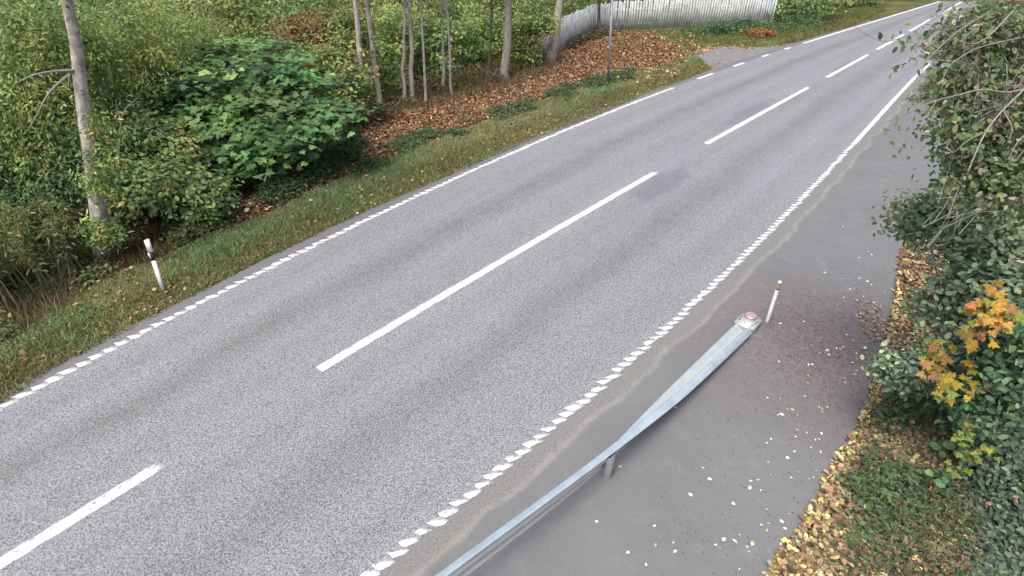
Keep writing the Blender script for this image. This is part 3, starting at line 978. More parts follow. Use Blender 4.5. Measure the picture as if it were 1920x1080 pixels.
# --- the birch on the left
root, P, z = tree('birch_tree', (196, 494), (134, 40), 32, M_BIRCH, 'tall birch with white peeling bark behind the delineator post', None, ht=8.5, crown_r=1.8, nleaf=150, wtop=.58, bend=.05)
def twig(parent, pts, r0, mat=M_TWIG, name='branch'):
    pts = np.array(pts); q = np.linspace(0, 1, 3 * len(pts)); k = np.linspace(0, 1, len(pts))
    Pp = np.stack([np.interp(q, k, pts[:, i]) for i in range(3)], 1)
    for _ in range(2): Pp[1:-1] = (Pp[:-2] + 2 * Pp[1:-1] + Pp[2:]) / 4
    mb = MB(); mb.tube(Pp, np.linspace(r0, r0 * .3, len(Pp)), 6)
    return mb.build(name, mat, parent, smooth=True)
for pts, r in (([(140,132,9.7),(100,133,9.5),(62,140,9.3),(30,156,9.2)], .022), ([(136,134,9.7),(105,160,9.4),(88,178,9.3),(70,215,9.2),(52,245,9.1)], .022),
               ([(122,148,9.6),(126,162,9.5)], .012), ([(130,138,9.6),(128,166,9.5)], .012)):
    twig(root, [PY(*p) for p in pts], r)

# ================================================================== SHRUBS ON THE LEFT
OLIVE = ((.095, .13, .048), (.13, .155, .052), (.075, .112, .045), (.19, .175, .055))
YGREEN = ((.115, .155, .055), (.085, .125, .048), (.15, .175, .06))
DKGREEN = ((.036, .066, .034), (.05, .088, .042), (.03, .052, .03))
MIDGREEN = ((.075, .115, .045), (.10, .14, .052), (.06, .092, .04), (.14, .14, .05))
SG = 'undergrowth shrubs at the edge of the wood'
def bx(px, py): return G(px, py)
shrub('willow_shrub', PY(60, 300, 11.3), [LB(30,100,11.6,100,90), (LB(110,70,12.3,90,60)), LB(40,210,11.0,90,80), LB(110,220,11.2,60,90), LB(20,300,10.7,60,60), LB(90,300,10.8,70,60)],
      'yellowing narrow leaved willow filling the corner left of the birch', 'shrub', OLIVE, SG, (4, 3, 3, 1.3), nclump=700, per=36, crad=.17, leaf=.115, tmpl=T_RLANCE, stems=8, up=.35, droop=1.2, flat=1.0)
shrub('yellow_shrub', PY(250, 260, 12.8), [LB(180,330,9.5,16,22,.12), LB(205,260,9.9,18,28,.15), LB(200,70,14,70,60), LB(265,90,14.5,70,60), LB(235,160,13.2,50,60), LB(300,50,16,60,40), LB(170,130,12.4,40,70), LB(360,60,19,70,30)],
      'olive yellow small leaved shrub between the birch and the dark green bush', 'shrub', OLIVE, SG, (3, 4, 2, 2), nclump=520, per=36, crad=.2, leaf=.11, tmpl=T_RLANCE, stems=8, up=.4, droop=1.0, flat=.9)
dead = thing('dead_branch', PY(225, 245, 11.2) * [1, 1, 0], 'bare pale forked branch sticking up between the birch and the dark green bush', 'branch')
for pts, r in (([(222,330,11.0),(224,260,11.1),(228,215,11.1),(240,198,11.1),(258,184,11.0)], .018), ([(226,228,11.1),(220,205,11.1),(217,186,11.1)], .011), ([(240,198,11.1),(252,196,11.0),(262,190,10.9)], .007)):
    twig(dead, [PY(*p) for p in pts], r)
dead = thing('dead_branch', PY(310, 250, 11.9) * [1, 1, 0], 'bare brown twiggy branch hanging in front of the lower left of the dark green bush', 'branch')
for pts, r in (([(270,300,11.6),(278,262,11.6),(285,240,11.6),(300,252,11.6),(318,262,11.5)], .014), ([(285,240,11.6),(276,228,11.6)], .008), ([(300,252,11.6),(310,240,11.5),(320,238,11.5)], .007), ([(296,250,11.6),(302,268,11.5),(312,274,11.5)], .007)):
    twig(dead, [PY(*p) for p in pts], r)
shrub('dark_shrub', PY(30, 430, 10.3), [LB(5,330,10.4,60,55), LB(110,340,10.5,50,50), LB(40,380,10.2,60,40), LB(150,300,10.9,30,50)],
      'low dark green shrub behind the tall weeds at the left border', 'shrub', DKGREEN + ((.06, .09, .03),), SG, nclump=320, per=36, crad=.14, leaf=.075, tmpl=T_RHOMB)
shrub('green_shrub', PY(270, 420, 10.9), [LB(240,300,11.6,60,60), LB(300,350,11.2,80,50), LB(230,370,10.8,40,50), LB(370,370,11.2,60,35), LB(330,290,12.2,60,45), LB(230,240,12.2,45,50)],
      'loose mid green shrub just right of the birch foot', 'shrub', MIDGREEN, SG, nclump=500, per=28, crad=.16, leaf=.105, tmpl=T_OVAL, single=(260, 'oval_leaf', T_OVAL))
shrub('maple_bush', PY(440, 330, 14.0), [LB(280,180,14.4,45,45), LB(295,235,13.6,45,40), LB(560,165,15,70,45), LB(625,220,13.8,40,18), LB(330,185,14.2,80,55), LB(450,165,15,120,60), LB(470,235,13.8,125,62), LB(590,222,14,70,32), LB(400,285,13,80,42), LB(500,288,13.2,55,28), LB(325,240,13.4,70,50), LB(480,110,16.5,90,40), LB(400,120,16,80,35)],
      'big spreading dark green bush with layered maple shaped leaves', 'bush', ((.058, .108, .042), (.074, .132, .048), (.042, .082, .036), (.10, .158, .058)), None, (3, 3, 2, 1.4), gain=2.6, nclump=470, per=26, crad=.26, leaf=.19, tmpl=T_MAPLE, shell=.6, flat=.18, up=1.0, out=.45, jit=.3, stems=10, stem_r=.04, single=(300, 'maple_leaf', T_MAPLE))
shrub('brown_shrub', PY(590, 150, 19), [LB(565,75,20,55,40), LB(610,60,20.5,60,35)],
      'brownish leaved shrub behind the right end of the dark green bush', 'shrub', ((.09, .06, .03), (.075, .075, .03), (.13, .08, .035)), SG, nclump=260, per=34, crad=.22, leaf=.11, tmpl=T_RHOMB)
shrub('hazel_shrub', PY(610, 200, 17.6), [LB(600,135,18,60,45), LB(645,165,17.4,45,50), LB(570,110,18.6,40,40), LB(640,100,19,40,40), LB(655,60,20,50,40)],
      'yellow green hazel like shrub left of the pale trunks', 'shrub', YGREEN + ((.06, .08, .035), (.15, .12, .045)), SG, nclump=250, per=30, crad=.2, leaf=.12, tmpl=T_OVAL)
shrub('hazel_shrub', PY(735, 190, 21.5), [LB(730,80,23,50,50), LB(735,150,21.6,28,38), LB(715,110,22.5,30,40), LB(745,45,24,50,30)],
      'light green shrub showing between the leaning trunk and the close pair', 'shrub', YGREEN, SG, nclump=190, per=28, crad=.2, leaf=.13, tmpl=T_OVAL)
shrub('hazel_shrub', PY(815, 170, 24), [LB(800,75,25,55,45), LB(815,130,24,28,34), LB(850,80,25.5,45,40), LB(840,125,24.3,25,30)],
      'light green shrub behind the thinnest trunks', 'shrub', YGREEN + ((.05, .075, .032),), SG, nclump=220, per=28, crad=.22, leaf=.14, tmpl=T_OVAL)
shrub('hazel_shrub', PY(895, 150, 26), [LB(890,75,27,45,45), LB(900,120,25.6,28,30), LB(925,60,27.5,45,35), LB(965,75,27.5,30,40)],
      'green leafy shrub wrapping the thick lichen covered trunk', 'shrub', YGREEN + ((.05, .075, .032),), SG, nclump=220, per=28, crad=.22, leaf=.14, tmpl=T_OVAL)
shrub('hazel_shrub', PY(990, 128, 25.4), [LB(985,60,25.6,32,32), LB(985,108,25.4,18,22), LB(1015,45,25.8,22,14)],
      'shrub with yellowing leaves above the stout leaning trunk', 'shrub', YGREEN + ((.14, .10, .03),), SG, nclump=170, per=26, crad=.2, leaf=.13, tmpl=T_OVAL)
shrub('sprout', PY(205, 500, 9.4), [LB(180,230,9.7,16,22,.1), LB(195,300,9.6,34,30,.12), LB(180,345,9.5,26,24,.12), LB(205,440,9.4,26,26,.12), LB(170,430,9.4,20,30,.1)],
      'leafy yellow green sprouts growing up against the birch trunk', 'shrub', OLIVE + MIDGREEN[:2], None, nclump=120, per=15, crad=.10, leaf=.10, tmpl=T_LANCE, stems=7, stem_mat=M_DTWIG, stem_r=.008)
# deeper wood behind, closing the view
for px, py, Yd, w_, h_, lab in ((80, 30, 20, 200, 120, 'dense tree crown deep in the wood above the willow'), (330, 20, 27, 160, 90, 'pale yellow green crown deep in the wood above the maple bush'),
                                (560, 25, 28, 150, 80, 'green crown deep in the wood behind the brown shrub'), (760, 20, 32, 160, 80, 'green crown deep in the wood behind the pale trunks'), (930, 15, 36, 110, 60, 'green crown deep in the wood behind the lichen covered trunk')):
    cols = YGREEN + OLIVE if 'pale' in lab else MIDGREEN
    shrub('wood_thicket', PY(px, py + h_, Yd), [LB(px, py, Yd, w_, h_), LB(px - w_ * .4, py + 20, Yd + 1, w_ * .5, h_ * .8), LB(px + w_ * .4, py + 25, Yd + 1, w_ * .5, h_ * .8)],
          lab, 'thicket', cols, 'thickets deep in the wood', nclump=420, per=30, crad=.35, leaf=.17, tmpl=T_RHOMB, stem_r=.05)
shrub('wood_thicket', PY(1520, 25, 39), [LB(1500,5,38.5,70,24), LB(1600,-18,44,60,22), LB(1680,-22,48,60,20), LB(1430,14,37.5,50,24)],
      'green thicket beyond the hedge at the bend of the road', 'thicket', MIDGREEN, 'thickets deep in the wood', nclump=420, per=26, crad=.3, leaf=.2, tmpl=T_RHOMB, stem_r=.04)
shrub('wood_thicket', PY(1080, 0, 44), [LB(1080,-20,42,120,40), LB(1240,-20,44,100,36), LB(960,10,38,50,40)],
      'green thicket rising behind the white fence', 'thicket', MIDGREEN + YGREEN, 'thickets deep in the wood', nclump=420, per=26, crad=.3, leaf=.2, tmpl=T_RHOMB, stem_r=.04)
shrub('hedge', PY(1390, 66, 33.5), [LB(1330,62,33.5,50,14,.9), LB(1385,58,34,55,18,.9), LB(1440,60,34,50,16,.9), LB(1500,45,36,50,16,.9)],
      'dark green hedge along the grass at the end of the white fence', 'hedge', DKGREEN + ((.05, .08, .03),), None, nclump=420, per=26, crad=.2, leaf=.12, tmpl=T_RHOMB)
shrub('russet_shrub', PY(1425, 72, 32.6), [LB(1425,64,32.6,22,9,.5)],
      'small russet brown shrub in front of the hedge', 'shrub', ((.16, .075, .03), (.11, .06, .03)), None, nclump=70, per=24, crad=.14, leaf=.11, tmpl=T_RHOMB)

# --- tall weeds on stalks at the left border
def weed_clump(bases, top_rng, label, n):
    b0 = np.mean([G(*b) for b in bases], 0)
    root = thing('tall_weed', (b0[0], b0[1], 0), label, 'weeds', 'tall weeds at the left border')
    pos, nrm, col = [], [], []
    poly = [G(*b) for b in bases]
    Bp = sample_poly(poly, n)
    for b in Bp:
        h = rng.uniform(*top_rng)
        lean = rng.normal(size=2) * .16 + np.array([-.10, .05])
        q = np.linspace(0, 1, 6)
        gz = float(ground_z(b[None])[0])
        P = np.stack([b[0] + lean[0] * q ** 1.5 * h, b[1] + lean[1] * q ** 1.5 * h, gz - .03 + q * h], 1)
        mb = MB(); mb.tube(P, np.linspace(.014, .006, 6), 5)
        mb.build('stem', M_STALK if rng.random() < .75 else M_CUT, root, smooth=True)
        m = rng.integers(60, 95)
        t = .48 + .6 * rng.random(m) ** .8
        c = np.stack([np.interp(t, q, P[:, i]) for i in range(3)], 1)
        a = rng.random(m) * 2 * np.pi
        off = np.stack([np.cos(a), np.sin(a), .2 * rng.normal(size=m)], 1) * (.03 + .13 * rng.random((m, 1)))
        pos.append(c + off); nrm.append(np.stack([np.cos(a) * .5, np.sin(a) * .5, .7 + .3 * rng.random(m)], 1) + .3 * rng.normal(size=(m, 3)))
        col.append(palette(m, ((.17, .22, .08), (.13, .19, .07), (.26, .25, .10), (.42, .33, .13)), .2, (4, 4, 2, .5)))
    pos, nrm, col = map(np.concatenate, (pos, nrm, col))
    leaf_cloud('foliage', pos, nrm, .10 * (.7 + .6 * rng.random(len(pos))), T_LANCE, col, M_LEAF, root, droop=.9)
weed_clump([(-60, 560), (60, 510), (110, 545), (20, 610), (-80, 640)], (1.05, 1.5), 'tall stalky weeds with yellow tips cut off by the left border', 50)
weed_clump([(70, 505), (150, 480), (185, 520), (120, 552)], (.95, 1.35), 'tall green stalky weeds just left of the birch foot', 38)
def low_weeds(name, poly_px, n, label, cols, hr=(.08, .3), leaf=.07, tmpl=T_OVAL):
    poly = [G(*p) for p in poly_px]; b = sample_poly(poly, n * 2); c = np.mean(poly, 0)
    b = b[vnoise(b[:, 0] + 3, b[:, 1], .8) + .25 * rng.random(len(b)) > .60]; n = len(b)
    z = ground_z(b)
    per = 14
    idx = np.repeat(np.arange(n), per)
    h = rng.uniform(*hr, n)
    pos = np.column_stack([b[idx] + rng.normal(size=(n * per, 2)) * .09, z[idx] + h[idx] * (.15 + .85 * rng.random(n * per))])
    nrm = np.array([0, 0, 1.0]) + rng.normal(size=pos.shape) * .5
    o = leaf_cloud(name, pos, nrm, leaf * (.6 + .7 * rng.random(len(pos))), tmpl, palette(len(pos), cols), M_LEAF)
    return tag(o, label, None, None, 'stuff')
low_weeds('undergrowth', [(0, 650), (0, 540), (180, 470), (260, 430), (380, 370), (520, 330), (600, 300), (440, 420), (300, 480), (190, 525), (100, 585)], 1900,
          'low green weeds between the grass verge and the shrubs', tuple(tuple(v * 2.2 for v in c) for c in MIDGREEN) + ((.23, .27, .11), (.30, .23, .12)), (.06, .32), .085)
low_weeds('undergrowth', [(820, 262), (870, 225), (960, 200), (1060, 165), (1150, 140), (1190, 130), (1180, 150), (1080, 185), (960, 222), (860, 262)], 520,
          'low bluish green weeds at the lower rim of the brown leaves', ((.10, .17, .09), (.13, .20, .10), (.16, .17, .085)), (.04, .2), .085)
low_weeds('undergrowth', [(640, 345), (700, 290), (800, 245), (860, 235), (780, 280), (690, 330)], 230,
          'scattered green weeds creeping into the brown leaves', ((.10, .18, .08), (.14, .20, .08)), (.04, .16), .08)

low_weeds('undergrowth', [(-60, 560), (0, 520), (120, 500), (180, 500), (120, 570), (0, 650), (-80, 680)], 900, 'leafy green undergrowth round the stalks at the left border', ((.22, .30, .13), (.27, .34, .14), (.17, .25, .12), (.34, .32, .16)), (.1, .75), .10, T_LANCE)
low_weeds('undergrowth', [(440, 420), (520, 350), (600, 310), (680, 255), (690, 290), (560, 370)], 420, 'green weeds mixed into the leaves below the dark green bush', ((.11, .19, .09), (.16, .21, .09), (.10, .16, .08)), (.05, .3), .09)
low_weeds('undergrowth', [(640, 250), (690, 200), (800, 155), (930, 125), (990, 115), (960, 150), (850, 180), (700, 240)], 420, 'sparse green sprouts in the brown brush between the pale trunks', ((.15, .19, .07), (.20, .22, .08), (.28, .19, .10)), (.05, .5), .11)
low_weeds('undergrowth', [(1700, 190), (1738, 140), (1775, 130), (1800, 220), (1770, 270), (1745, 225)], 260, 'yellow green grass and weeds beside the far lay-by edge', ((.19, .20, .08), (.26, .24, .10), (.15, .17, .07)), (.05, .3), .08, T_LANCE)
low_weeds('undergrowth', [(1060, 88), (1110, 66), (1140, 62), (1150, 70), (1110, 78), (1070, 98)], 160, 'weeds and brush along the foot of the white fence', ((.14, .15, .08), (.18, .14, .09)), (.1, .5), .1)
# --- dry brown brush under the trunks
def dry_brush(poly_px, n, label, cols, hr, w=.012):
    b = sample_poly([G(*p) for p in poly_px], n); z = ground_z(b)
    h = rng.uniform(*hr, n); a = rng.random(n) * 2 * np.pi; l = rng.normal(size=(n, 2)) * .35 * h[:, None]
    s = np.stack([np.cos(a), np.sin(a)], 1) * w
    V = np.stack([np.column_stack([b - s, z - .02]), np.column_stack([b + s, z - .02]), np.column_stack([b + l * .4 + s * .7, z + h * .55]), np.column_stack([b + l, z + h]), np.column_stack([b + l * .4 - s * .7, z + h * .55])], 1)
    o5 = np.arange(n)[:, None] * 5
    o = build('dry_brush', V.reshape(-1, 3), [np.concatenate([o5 + [[0, 1, 2, 4]]]), o5 + [[4, 2, 3]]], M_GRASS, col=np.repeat(palette(n, cols), 5, 0))
    return tag(o, label, None, None, 'stuff')
dry_brush([(600, 250), (690, 200), (800, 160), (930, 130), (1000, 105), (1060, 110), (1010, 150), (900, 180), (760, 215), (670, 255)], 6500, 'dry reddish brown brush around the foot of the pale trunks',
          ((.30, .19, .12), (.22, .15, .09), (.40, .27, .16), (.17, .14, .09), (.20, .21, .09)), (.06, .42), .009)
dry_brush([(160, 500), (190, 470), (300, 420), (340, 440), (240, 500), (190, 520)], 1800, 'dry brown stalks around the birch foot', ((.12, .065, .04), (.08, .05, .03)), (.1, .45), .008)
dry_brush([(0, 600), (90, 540), (180, 500), (300, 470), (420, 410), (300, 490), (190, 530), (100, 590), (0, 660)], 1300, 'bent straw coloured stalks along the foot of the weeds', ((.34, .29, .14), (.25, .24, .11), (.42, .36, .18)), (.08, .3), .006)

# ================================================================== GRASS AND FALLEN LEAVES ON THE LEFT
def grass(poly, n, label, cols, hr, w, patch=1.5, keep=None):
    b = sample_poly(poly, n)
    k = vnoise(b[:, 0], b[:, 1], .35) + .6 * rng.random(n) > .38
    b = b[k]; n = len(b)
    z = ground_z(b)
    pn = vnoise(b[:, 0] + 31, b[:, 1], patch)
    h = rng.uniform(*hr, n) * (.55 + .9 * pn)
    a = rng.random(n) * 2 * np.pi
    s = np.stack([np.cos(a), np.sin(a)], 1) * w * (.7 + .6 * rng.random((n, 1)))
    l = rng.normal(size=(n, 2)) * .55 * h[:, None]
    V = np.stack([np.column_stack([b - s, z - .01]), np.column_stack([b + s, z - .01]), np.column_stack([b + l * .35 + s * .7, z + h * .6]), np.column_stack([b + l, z + h * (.7 + .3 * rng.random(n))]), np.column_stack([b + l * .35 - s * .7, z + h * .6])], 1)
    cols = np.array(cols); m = len(cols) // 2
    c = np.where((pn + .25 * rng.normal(size=n) > .5)[:, None], palette(n, cols[:m]), palette(n, cols[m:]))
    d_edge = np.minimum(EDGE_L(b @ DV) - b @ NV, 2.0)
    straw = rng.random(n) < np.clip((1.0 - d_edge) / .8, 0, .5) * (.5 + vnoise(b[:, 0], b[:, 1], .8))
    c[straw] = palette(int(straw.sum()), ((.25, .19, .08), (.19, .145, .07), (.30, .25, .12), (.20, .19, .08)))
    h = np.where(d_edge < .35, h * .6, h)
    o5 = np.arange(n)[:, None] * 5
    return build('grass', V.reshape(-1, 3), [o5 + [[0, 1, 2, 4]], o5 + [[4, 2, 3]]], M_GRASS, col=np.repeat(c, 5, 0))
o = grass(GRASS, 170000, '', ((.22, .33, .15), (.255, .35, .155), (.19, .295, .13), (.33, .325, .15), (.40, .345, .185), (.27, .32, .14)), (.035, .12), .008)
tag(o, 'short mixed green and straw grass on the left verge', None, None, 'stuff')
o = grass(GRASS2, 45000, '', ((.15, .20, .065), (.18, .22, .07), (.13, .18, .06), (.23, .21, .08), (.22, .19, .08), (.18, .20, .065)), (.05, .16), .012)
tag(o, 'grass beyond the side road and under the fence', None, None, 'stuff')

def litter(poly, n, label, cols, leaf, tmpl=T_RHOMB, w=None, jit=.45, thr=.3, name='leaf_litter', up=.012, patch=.5):
    b = sample_poly(poly, n)
    k = vnoise(b[:, 0] + 5, b[:, 1], patch) + .5 * rng.random(n) > thr
    b = b[k]; n = len(b)
    pos = np.column_stack([b, ground_z(b) + up + .035 * rng.random(n)])
    nrm = np.array([0, 0, 1.0]) + rng.normal(size=pos.shape) * jit
    o = leaf_cloud(name, pos, nrm, leaf * (.6 + .7 * rng.random(n)), tmpl, palette(n, cols, .3, w), M_DEAD)
    return tag(o, label, None, None, 'stuff')
BROWN = ((.33, .19, .10), (.44, .27, .15), (.23, .125, .07), (.56, .39, .23), (.13, .08, .05), (.26, .20, .11))
litter(LITTER, 62000, 'thick brown fallen leaves covering the bank below the trees', BROWN, .074, T_BROAD, (3, 2.6, 3, 1.1, 3, 1.8), .5, .36, patch=.45)
litter([G(*p) for p in GRASS_PX], 620, 'yellow and tan leaves scattered over the left verge', ((.42, .30, .12), (.5, .42, .22), (.33, .19, .08)), .075, T_BROAD, None, .35, .45, up=.05)
se = np.linspace(0, 26, 60)
edge_poly = [tuple(p[:2]) for p in S2W(se, EDGE_L(se) - .45)] + [tuple(p[:2]) for p in S2W(se[::-1], EDGE_L(se[::-1]) - .02)]
litter(edge_poly, 1300, 'yellow brown leaves caught in the grass along the asphalt edge', ((.33, .22, .08), (.27, .17, .07), (.42, .33, .14), (.20, .12, .05)), .06, T_BROAD, None, .35, .5, up=.03)
litter([G(*p) for p in ((1130,66),(1215,60),(1300,64),(1310,85),(1296,110),(1320,128),(1250,150),(1150,158),(1120,120))], 1500, 'brown and yellow leaves thinning out into the grass by the side road', BROWN + ((.46, .36, .12),), .11, T_BROAD, None, .6, .5, up=.05, patch=.8)
litter([G(*p) for p in ((1292,104),(1300,92),(1340,84),(1400,86),(1420,92),(1340,92),(1312,104))], 350, 'orange leaves swept along the rim of the side road', ((.45, .26, .11), (.5, .33, .16), (.3, .16, .07)), .12, T_BROAD, None, .3, .2)

# ================================================================== RIGHT BANK
RB_PX = [(1458,1082),(1516,997),(1567,902),(1600,836),(1637,770),(1656,702),(1690,573),(1697,493),(1722,438),(1800,440),(1960,600),(2000,1100)]
RBANK = [G(*p) for p in RB_PX]
def right_grass():
    n = 17000
    b = sample_poly([G(*p) for p in ((1470,1085),(1530,1000),(1590,900),(1640,790),(1700,730),(1800,740),(1860,860),(1940,1000),(1960,1090))], n)
    k = vnoise(b[:, 0], b[:, 1], .28) + .3 * rng.random(n) > .60
    b = b[k]; n = len(b); z = ground_z(b)
    h = rng.uniform(.06, .22, n); a = rng.random(n) * 2 * np.pi
    s = np.stack([np.cos(a), np.sin(a)], 1) * .0032
    h *= np.clip((b @ NV - layby_edge(b @ DV)) / .5, .3, 1)
    l = rng.normal(size=(n, 2)) * .75 * h[:, None]
    V = np.stack([np.column_stack([b - s, z - .01]), np.column_stack([b + s, z - .01]), np.column_stack([b + l * .3 + s, z + h * .55]), np.column_stack([b + l * .3 - s, z + h * .55]),
                  np.column_stack([b + l * .7 + s * .7, z + h * .8]), np.column_stack([b + l * .7 - s * .7, z + h * .8]), np.column_stack([b + l * 1.15, z + h * .78])], 1)
    o7 = np.arange(n)[:, None] * 7
    o = build('grass', V.reshape(-1, 3), [o7 + [[0, 1, 2, 3]], o7 + [[3, 2, 4, 5]], o7 + [[5, 4, 6]]], M_GRASS, col=np.repeat(palette(n, ((.17, .235, .11), (.22, .265, .12), (.13, .185, .10), (.34, .30, .18), (.24, .20, .14))), 7, 0))
    tag(o, 'tangled long grass on the bank right of the lay-by', None, None, 'stuff')
right_grass()
TAN = ((.46, .36, .19), (.62, .52, .30), (.33, .24, .13), (.20, .14, .08), (.80, .72, .46), (.80, .66, .15), (.52, .26, .17))
ss = np.linspace(le_s.min(), le_s.max(), 80)
def edge_band(a, c, s0, s1):
    s = np.linspace(s0, s1, 50)
    return [tuple(p[:2]) for p in S2W(s, layby_edge(s) + a)] + [tuple(p[:2]) for p in S2W(s[::-1], layby_edge(s[::-1]) + c)]
litter(edge_band(-.08, .72, 1.0, 11), 17000, 'heap of tan and yellow leaves along the lay-by rim', TAN, .072, T_SMOOTH, (3.5, 3, 4, 3.5, 2.2, 1.3, .6), .5, .33, up=.05, patch=.3)
sT = G(1710, 450) @ DV; sB = G(1680, 640) @ DV
litter(edge_band(-.10, .75, sB - .2, sT + .3), 3000, 'deep drift of brown and tan leaves at the lay-by corner', ((.36, .23, .12), (.45, .32, .18), (.25, .14, .07), (.16, .09, .05), (.52, .36, .18)), .072, T_BROAD, None, .5, .2, up=.03)
litter(RBANK, 11000, 'brown and pinkish leaves lying in the grass of the right bank', ((.32, .24, .15), (.42, .33, .20), (.22, .16, .11), (.70, .58, .26), (.48, .27, .20)), .064, T_SMOOTH, (3, 2, 3, 1.4, .6), .5, .42, up=.11, patch=.35)
litter([G(*p) for p in ((1605,565),(1650,565),(1665,640),(1630,660),(1612,610))], 150, 'loose tan leaves on the lay-by just short of the drift', ((.42, .31, .19), (.30, .19, .12), (.5, .40, .26)), .05, T_BROAD, None, .3, .35, up=.03)
# crumbs of leaf and berry on the asphalt
def crumbs():
    g0 = G(1535, 640)
    b = g0 + rng.normal(size=(3800, 2)) * [.85, 1.05]
    b = np.concatenate([b, sample_poly([G(*p) for p in ((1240,1080),(1450,1075),(1570,890),(1640,740),(1690,560),(1700,460),(1560,480),(1460,640),(1240,850))], 900)])
    s_ = b @ DV; b = b[(b @ NV < layby_edge(s_)) & (b @ NV > LINE_R(s_) + .9)]
    n = len(b)
    pos = np.column_stack([b, np.full(n, .004)])
    nrm = np.array([0, 0, 1.0]) + rng.normal(size=pos.shape) * .15
    o = leaf_cloud('leaf_crumbs', pos, nrm, .0125 * (.5 + 1.2 * rng.random(n)), T_BROAD, palette(n, ((.16, .06, .065), (.10, .06, .055), (.07, .05, .045), (.20, .09, .085)), .3), M_DEAD)
    tag(o, 'dark red and brown leaf crumbs trodden into the lay-by', None, None, 'stuff')
crumbs()
# single fallen leaves on the asphalt
def fallen():
    px = [(1160,878),(1122,980),(1440,748),(1352,1014),(1378,948),(1495,888),(1265,1017),(1210,1056),(1262,1037),(1232,1021),(1382,1020),(1403,1028),(1412,1016),(1462,975),(1461,608),(1492,615),(1541,769),(1508,742),(1582,653),(1490,770),(1538,770),(1491,806),(1480,965),(1427,918),(1500,965),(1530,938),(1547,940),(1473,860),(1470,780),(1532,824),(1442,960),(1465,1018),(1315,877),(1270,767),(1326,899),(1405,920),(1425,900),(1462,680),(1515,683),(1555,658),(1575,1008),(1520,842),(1493,778),(1600,700),(1622,650),(1626,474),(1634,480),(1664,500),(1676,507),(1548,511),(1582,426),(1609,506),(1612,525),(1625,530),(1632,534),(1635,567),(1660,550),(1604,563),(1641,596),(1658,626),(1555,668),(1568,656),(1505,602),(1290,925),(1230,985),(1180,1035)]
    W = [G(*p) for p in px]
    extra = sample_poly([G(*p) for p in ((1300,1080),(1450,1075),(1560,900),(1630,760),(1660,660),(1690,500),(1600,480),(1480,680),(1400,900))], 90)
    W = np.concatenate([np.array(W), extra]); n = len(W)
    pos = np.column_stack([W, np.full(n, .006) + .008 * rng.random(n)])
    nrm = np.array([0, 0, 1.0]) + rng.normal(size=pos.shape) * .22
    size = .058 * (.55 + .65 * rng.random(n)); size[len(px):] *= .62
    kinds = rng.choice(3, n, p=(.82, .145, .035)); kinds[5] = 1; kinds[16] = 1
    base = np.array(((.74, .66, .55), (.62, .47, .16), (.55, .25, .22)))
    col = base[kinds] * (1 + .12 * rng.normal(size=(n, 1)))
    obs = single_leaves('fallen_leaf', pos, frames(nrm), size, 'fallen_leaf', T_SMOOTH, col.clip(.02, .9), M_DEADO, None)
    lab = ('small pale cream fallen leaf lying flat on the lay-by asphalt', 'small golden yellow fallen leaf lying on the lay-by asphalt', 'small reddish pink fallen leaf lying on the lay-by asphalt')
    grp = ('pale leaves lying on the lay-by', 'golden leaves lying on the lay-by', 'reddish leaves lying on the lay-by')
    for o, k in zip(obs, kinds): tag(o, lab[k], 'leaf', grp[k])
fallen()

# --- shrubs and saplings of the right bank
GREYG = ((.085, .115, .07), (.11, .14, .085), (.065, .09, .056), (.17, .19, .13))
def rb(px, py, D):
    p = PD(px, py, D); return p
shrub('sallow_shrub', (6.6, 6.9), [LD(1715,408,7.6,42,30), LD(1780,400,7.2,60,45), LD(1850,440,6.8,75,65), LD(1825,530,6.8,50,55), LD(1890,540,6.4,50,75), LD(1775,575,7.0,42,30), LD(1790,630,6.9,45,25)],
      'grey green sallow shrub leaning over the leaf drift', 'shrub', GREYG + ((.07, .09, .05), (.16, .12, .06)), None, gain=3.1, w=(3, 3, 3, .8, 2, .5), nclump=400, per=24, crad=.12, leaf=.085, tmpl=T_ASPEN, stems=12, stem_mat=M_TWIG, stem_r=.018, single=(300, 'sallow_leaf', T_ASPEN))
shrub('sallow_shrub', tuple(G(1700, 745)), [LD(1672,690,6.9,28,24), LD(1712,690,6.8,38,28), LD(1790,665,6.7,36,26)],
      'small pale grey green shrub nearest the lay-by edge, left of the yellow maple leaves', 'shrub', ((.12, .16, .11), (.09, .13, .085), (.17, .21, .14)), None, gain=2.2, nclump=110, per=22, crad=.085, leaf=.075, tmpl=T_OVAL, stems=7, stem_mat=M_TWIG, stem_r=.014, single=(280, 'oval_leaf', T_OVAL))
shrub('dark_leaf_shrub', (5.9, 5.2), [LD(1890,690,6.0,60,70), LD(1850,760,6.2,50,40), LD(1905,620,5.8,50,60)],
      'dark green broad leaved shrub at the right border beside the orange leaves', 'shrub', ((.04, .075, .042), (.055, .095, .052), (.075, .115, .062)), None, gain=2.5, nclump=170, per=22, crad=.12, leaf=.08, tmpl=T_ASPEN, stems=8, stem_r=.015, single=(280, 'sallow_leaf', T_ASPEN))

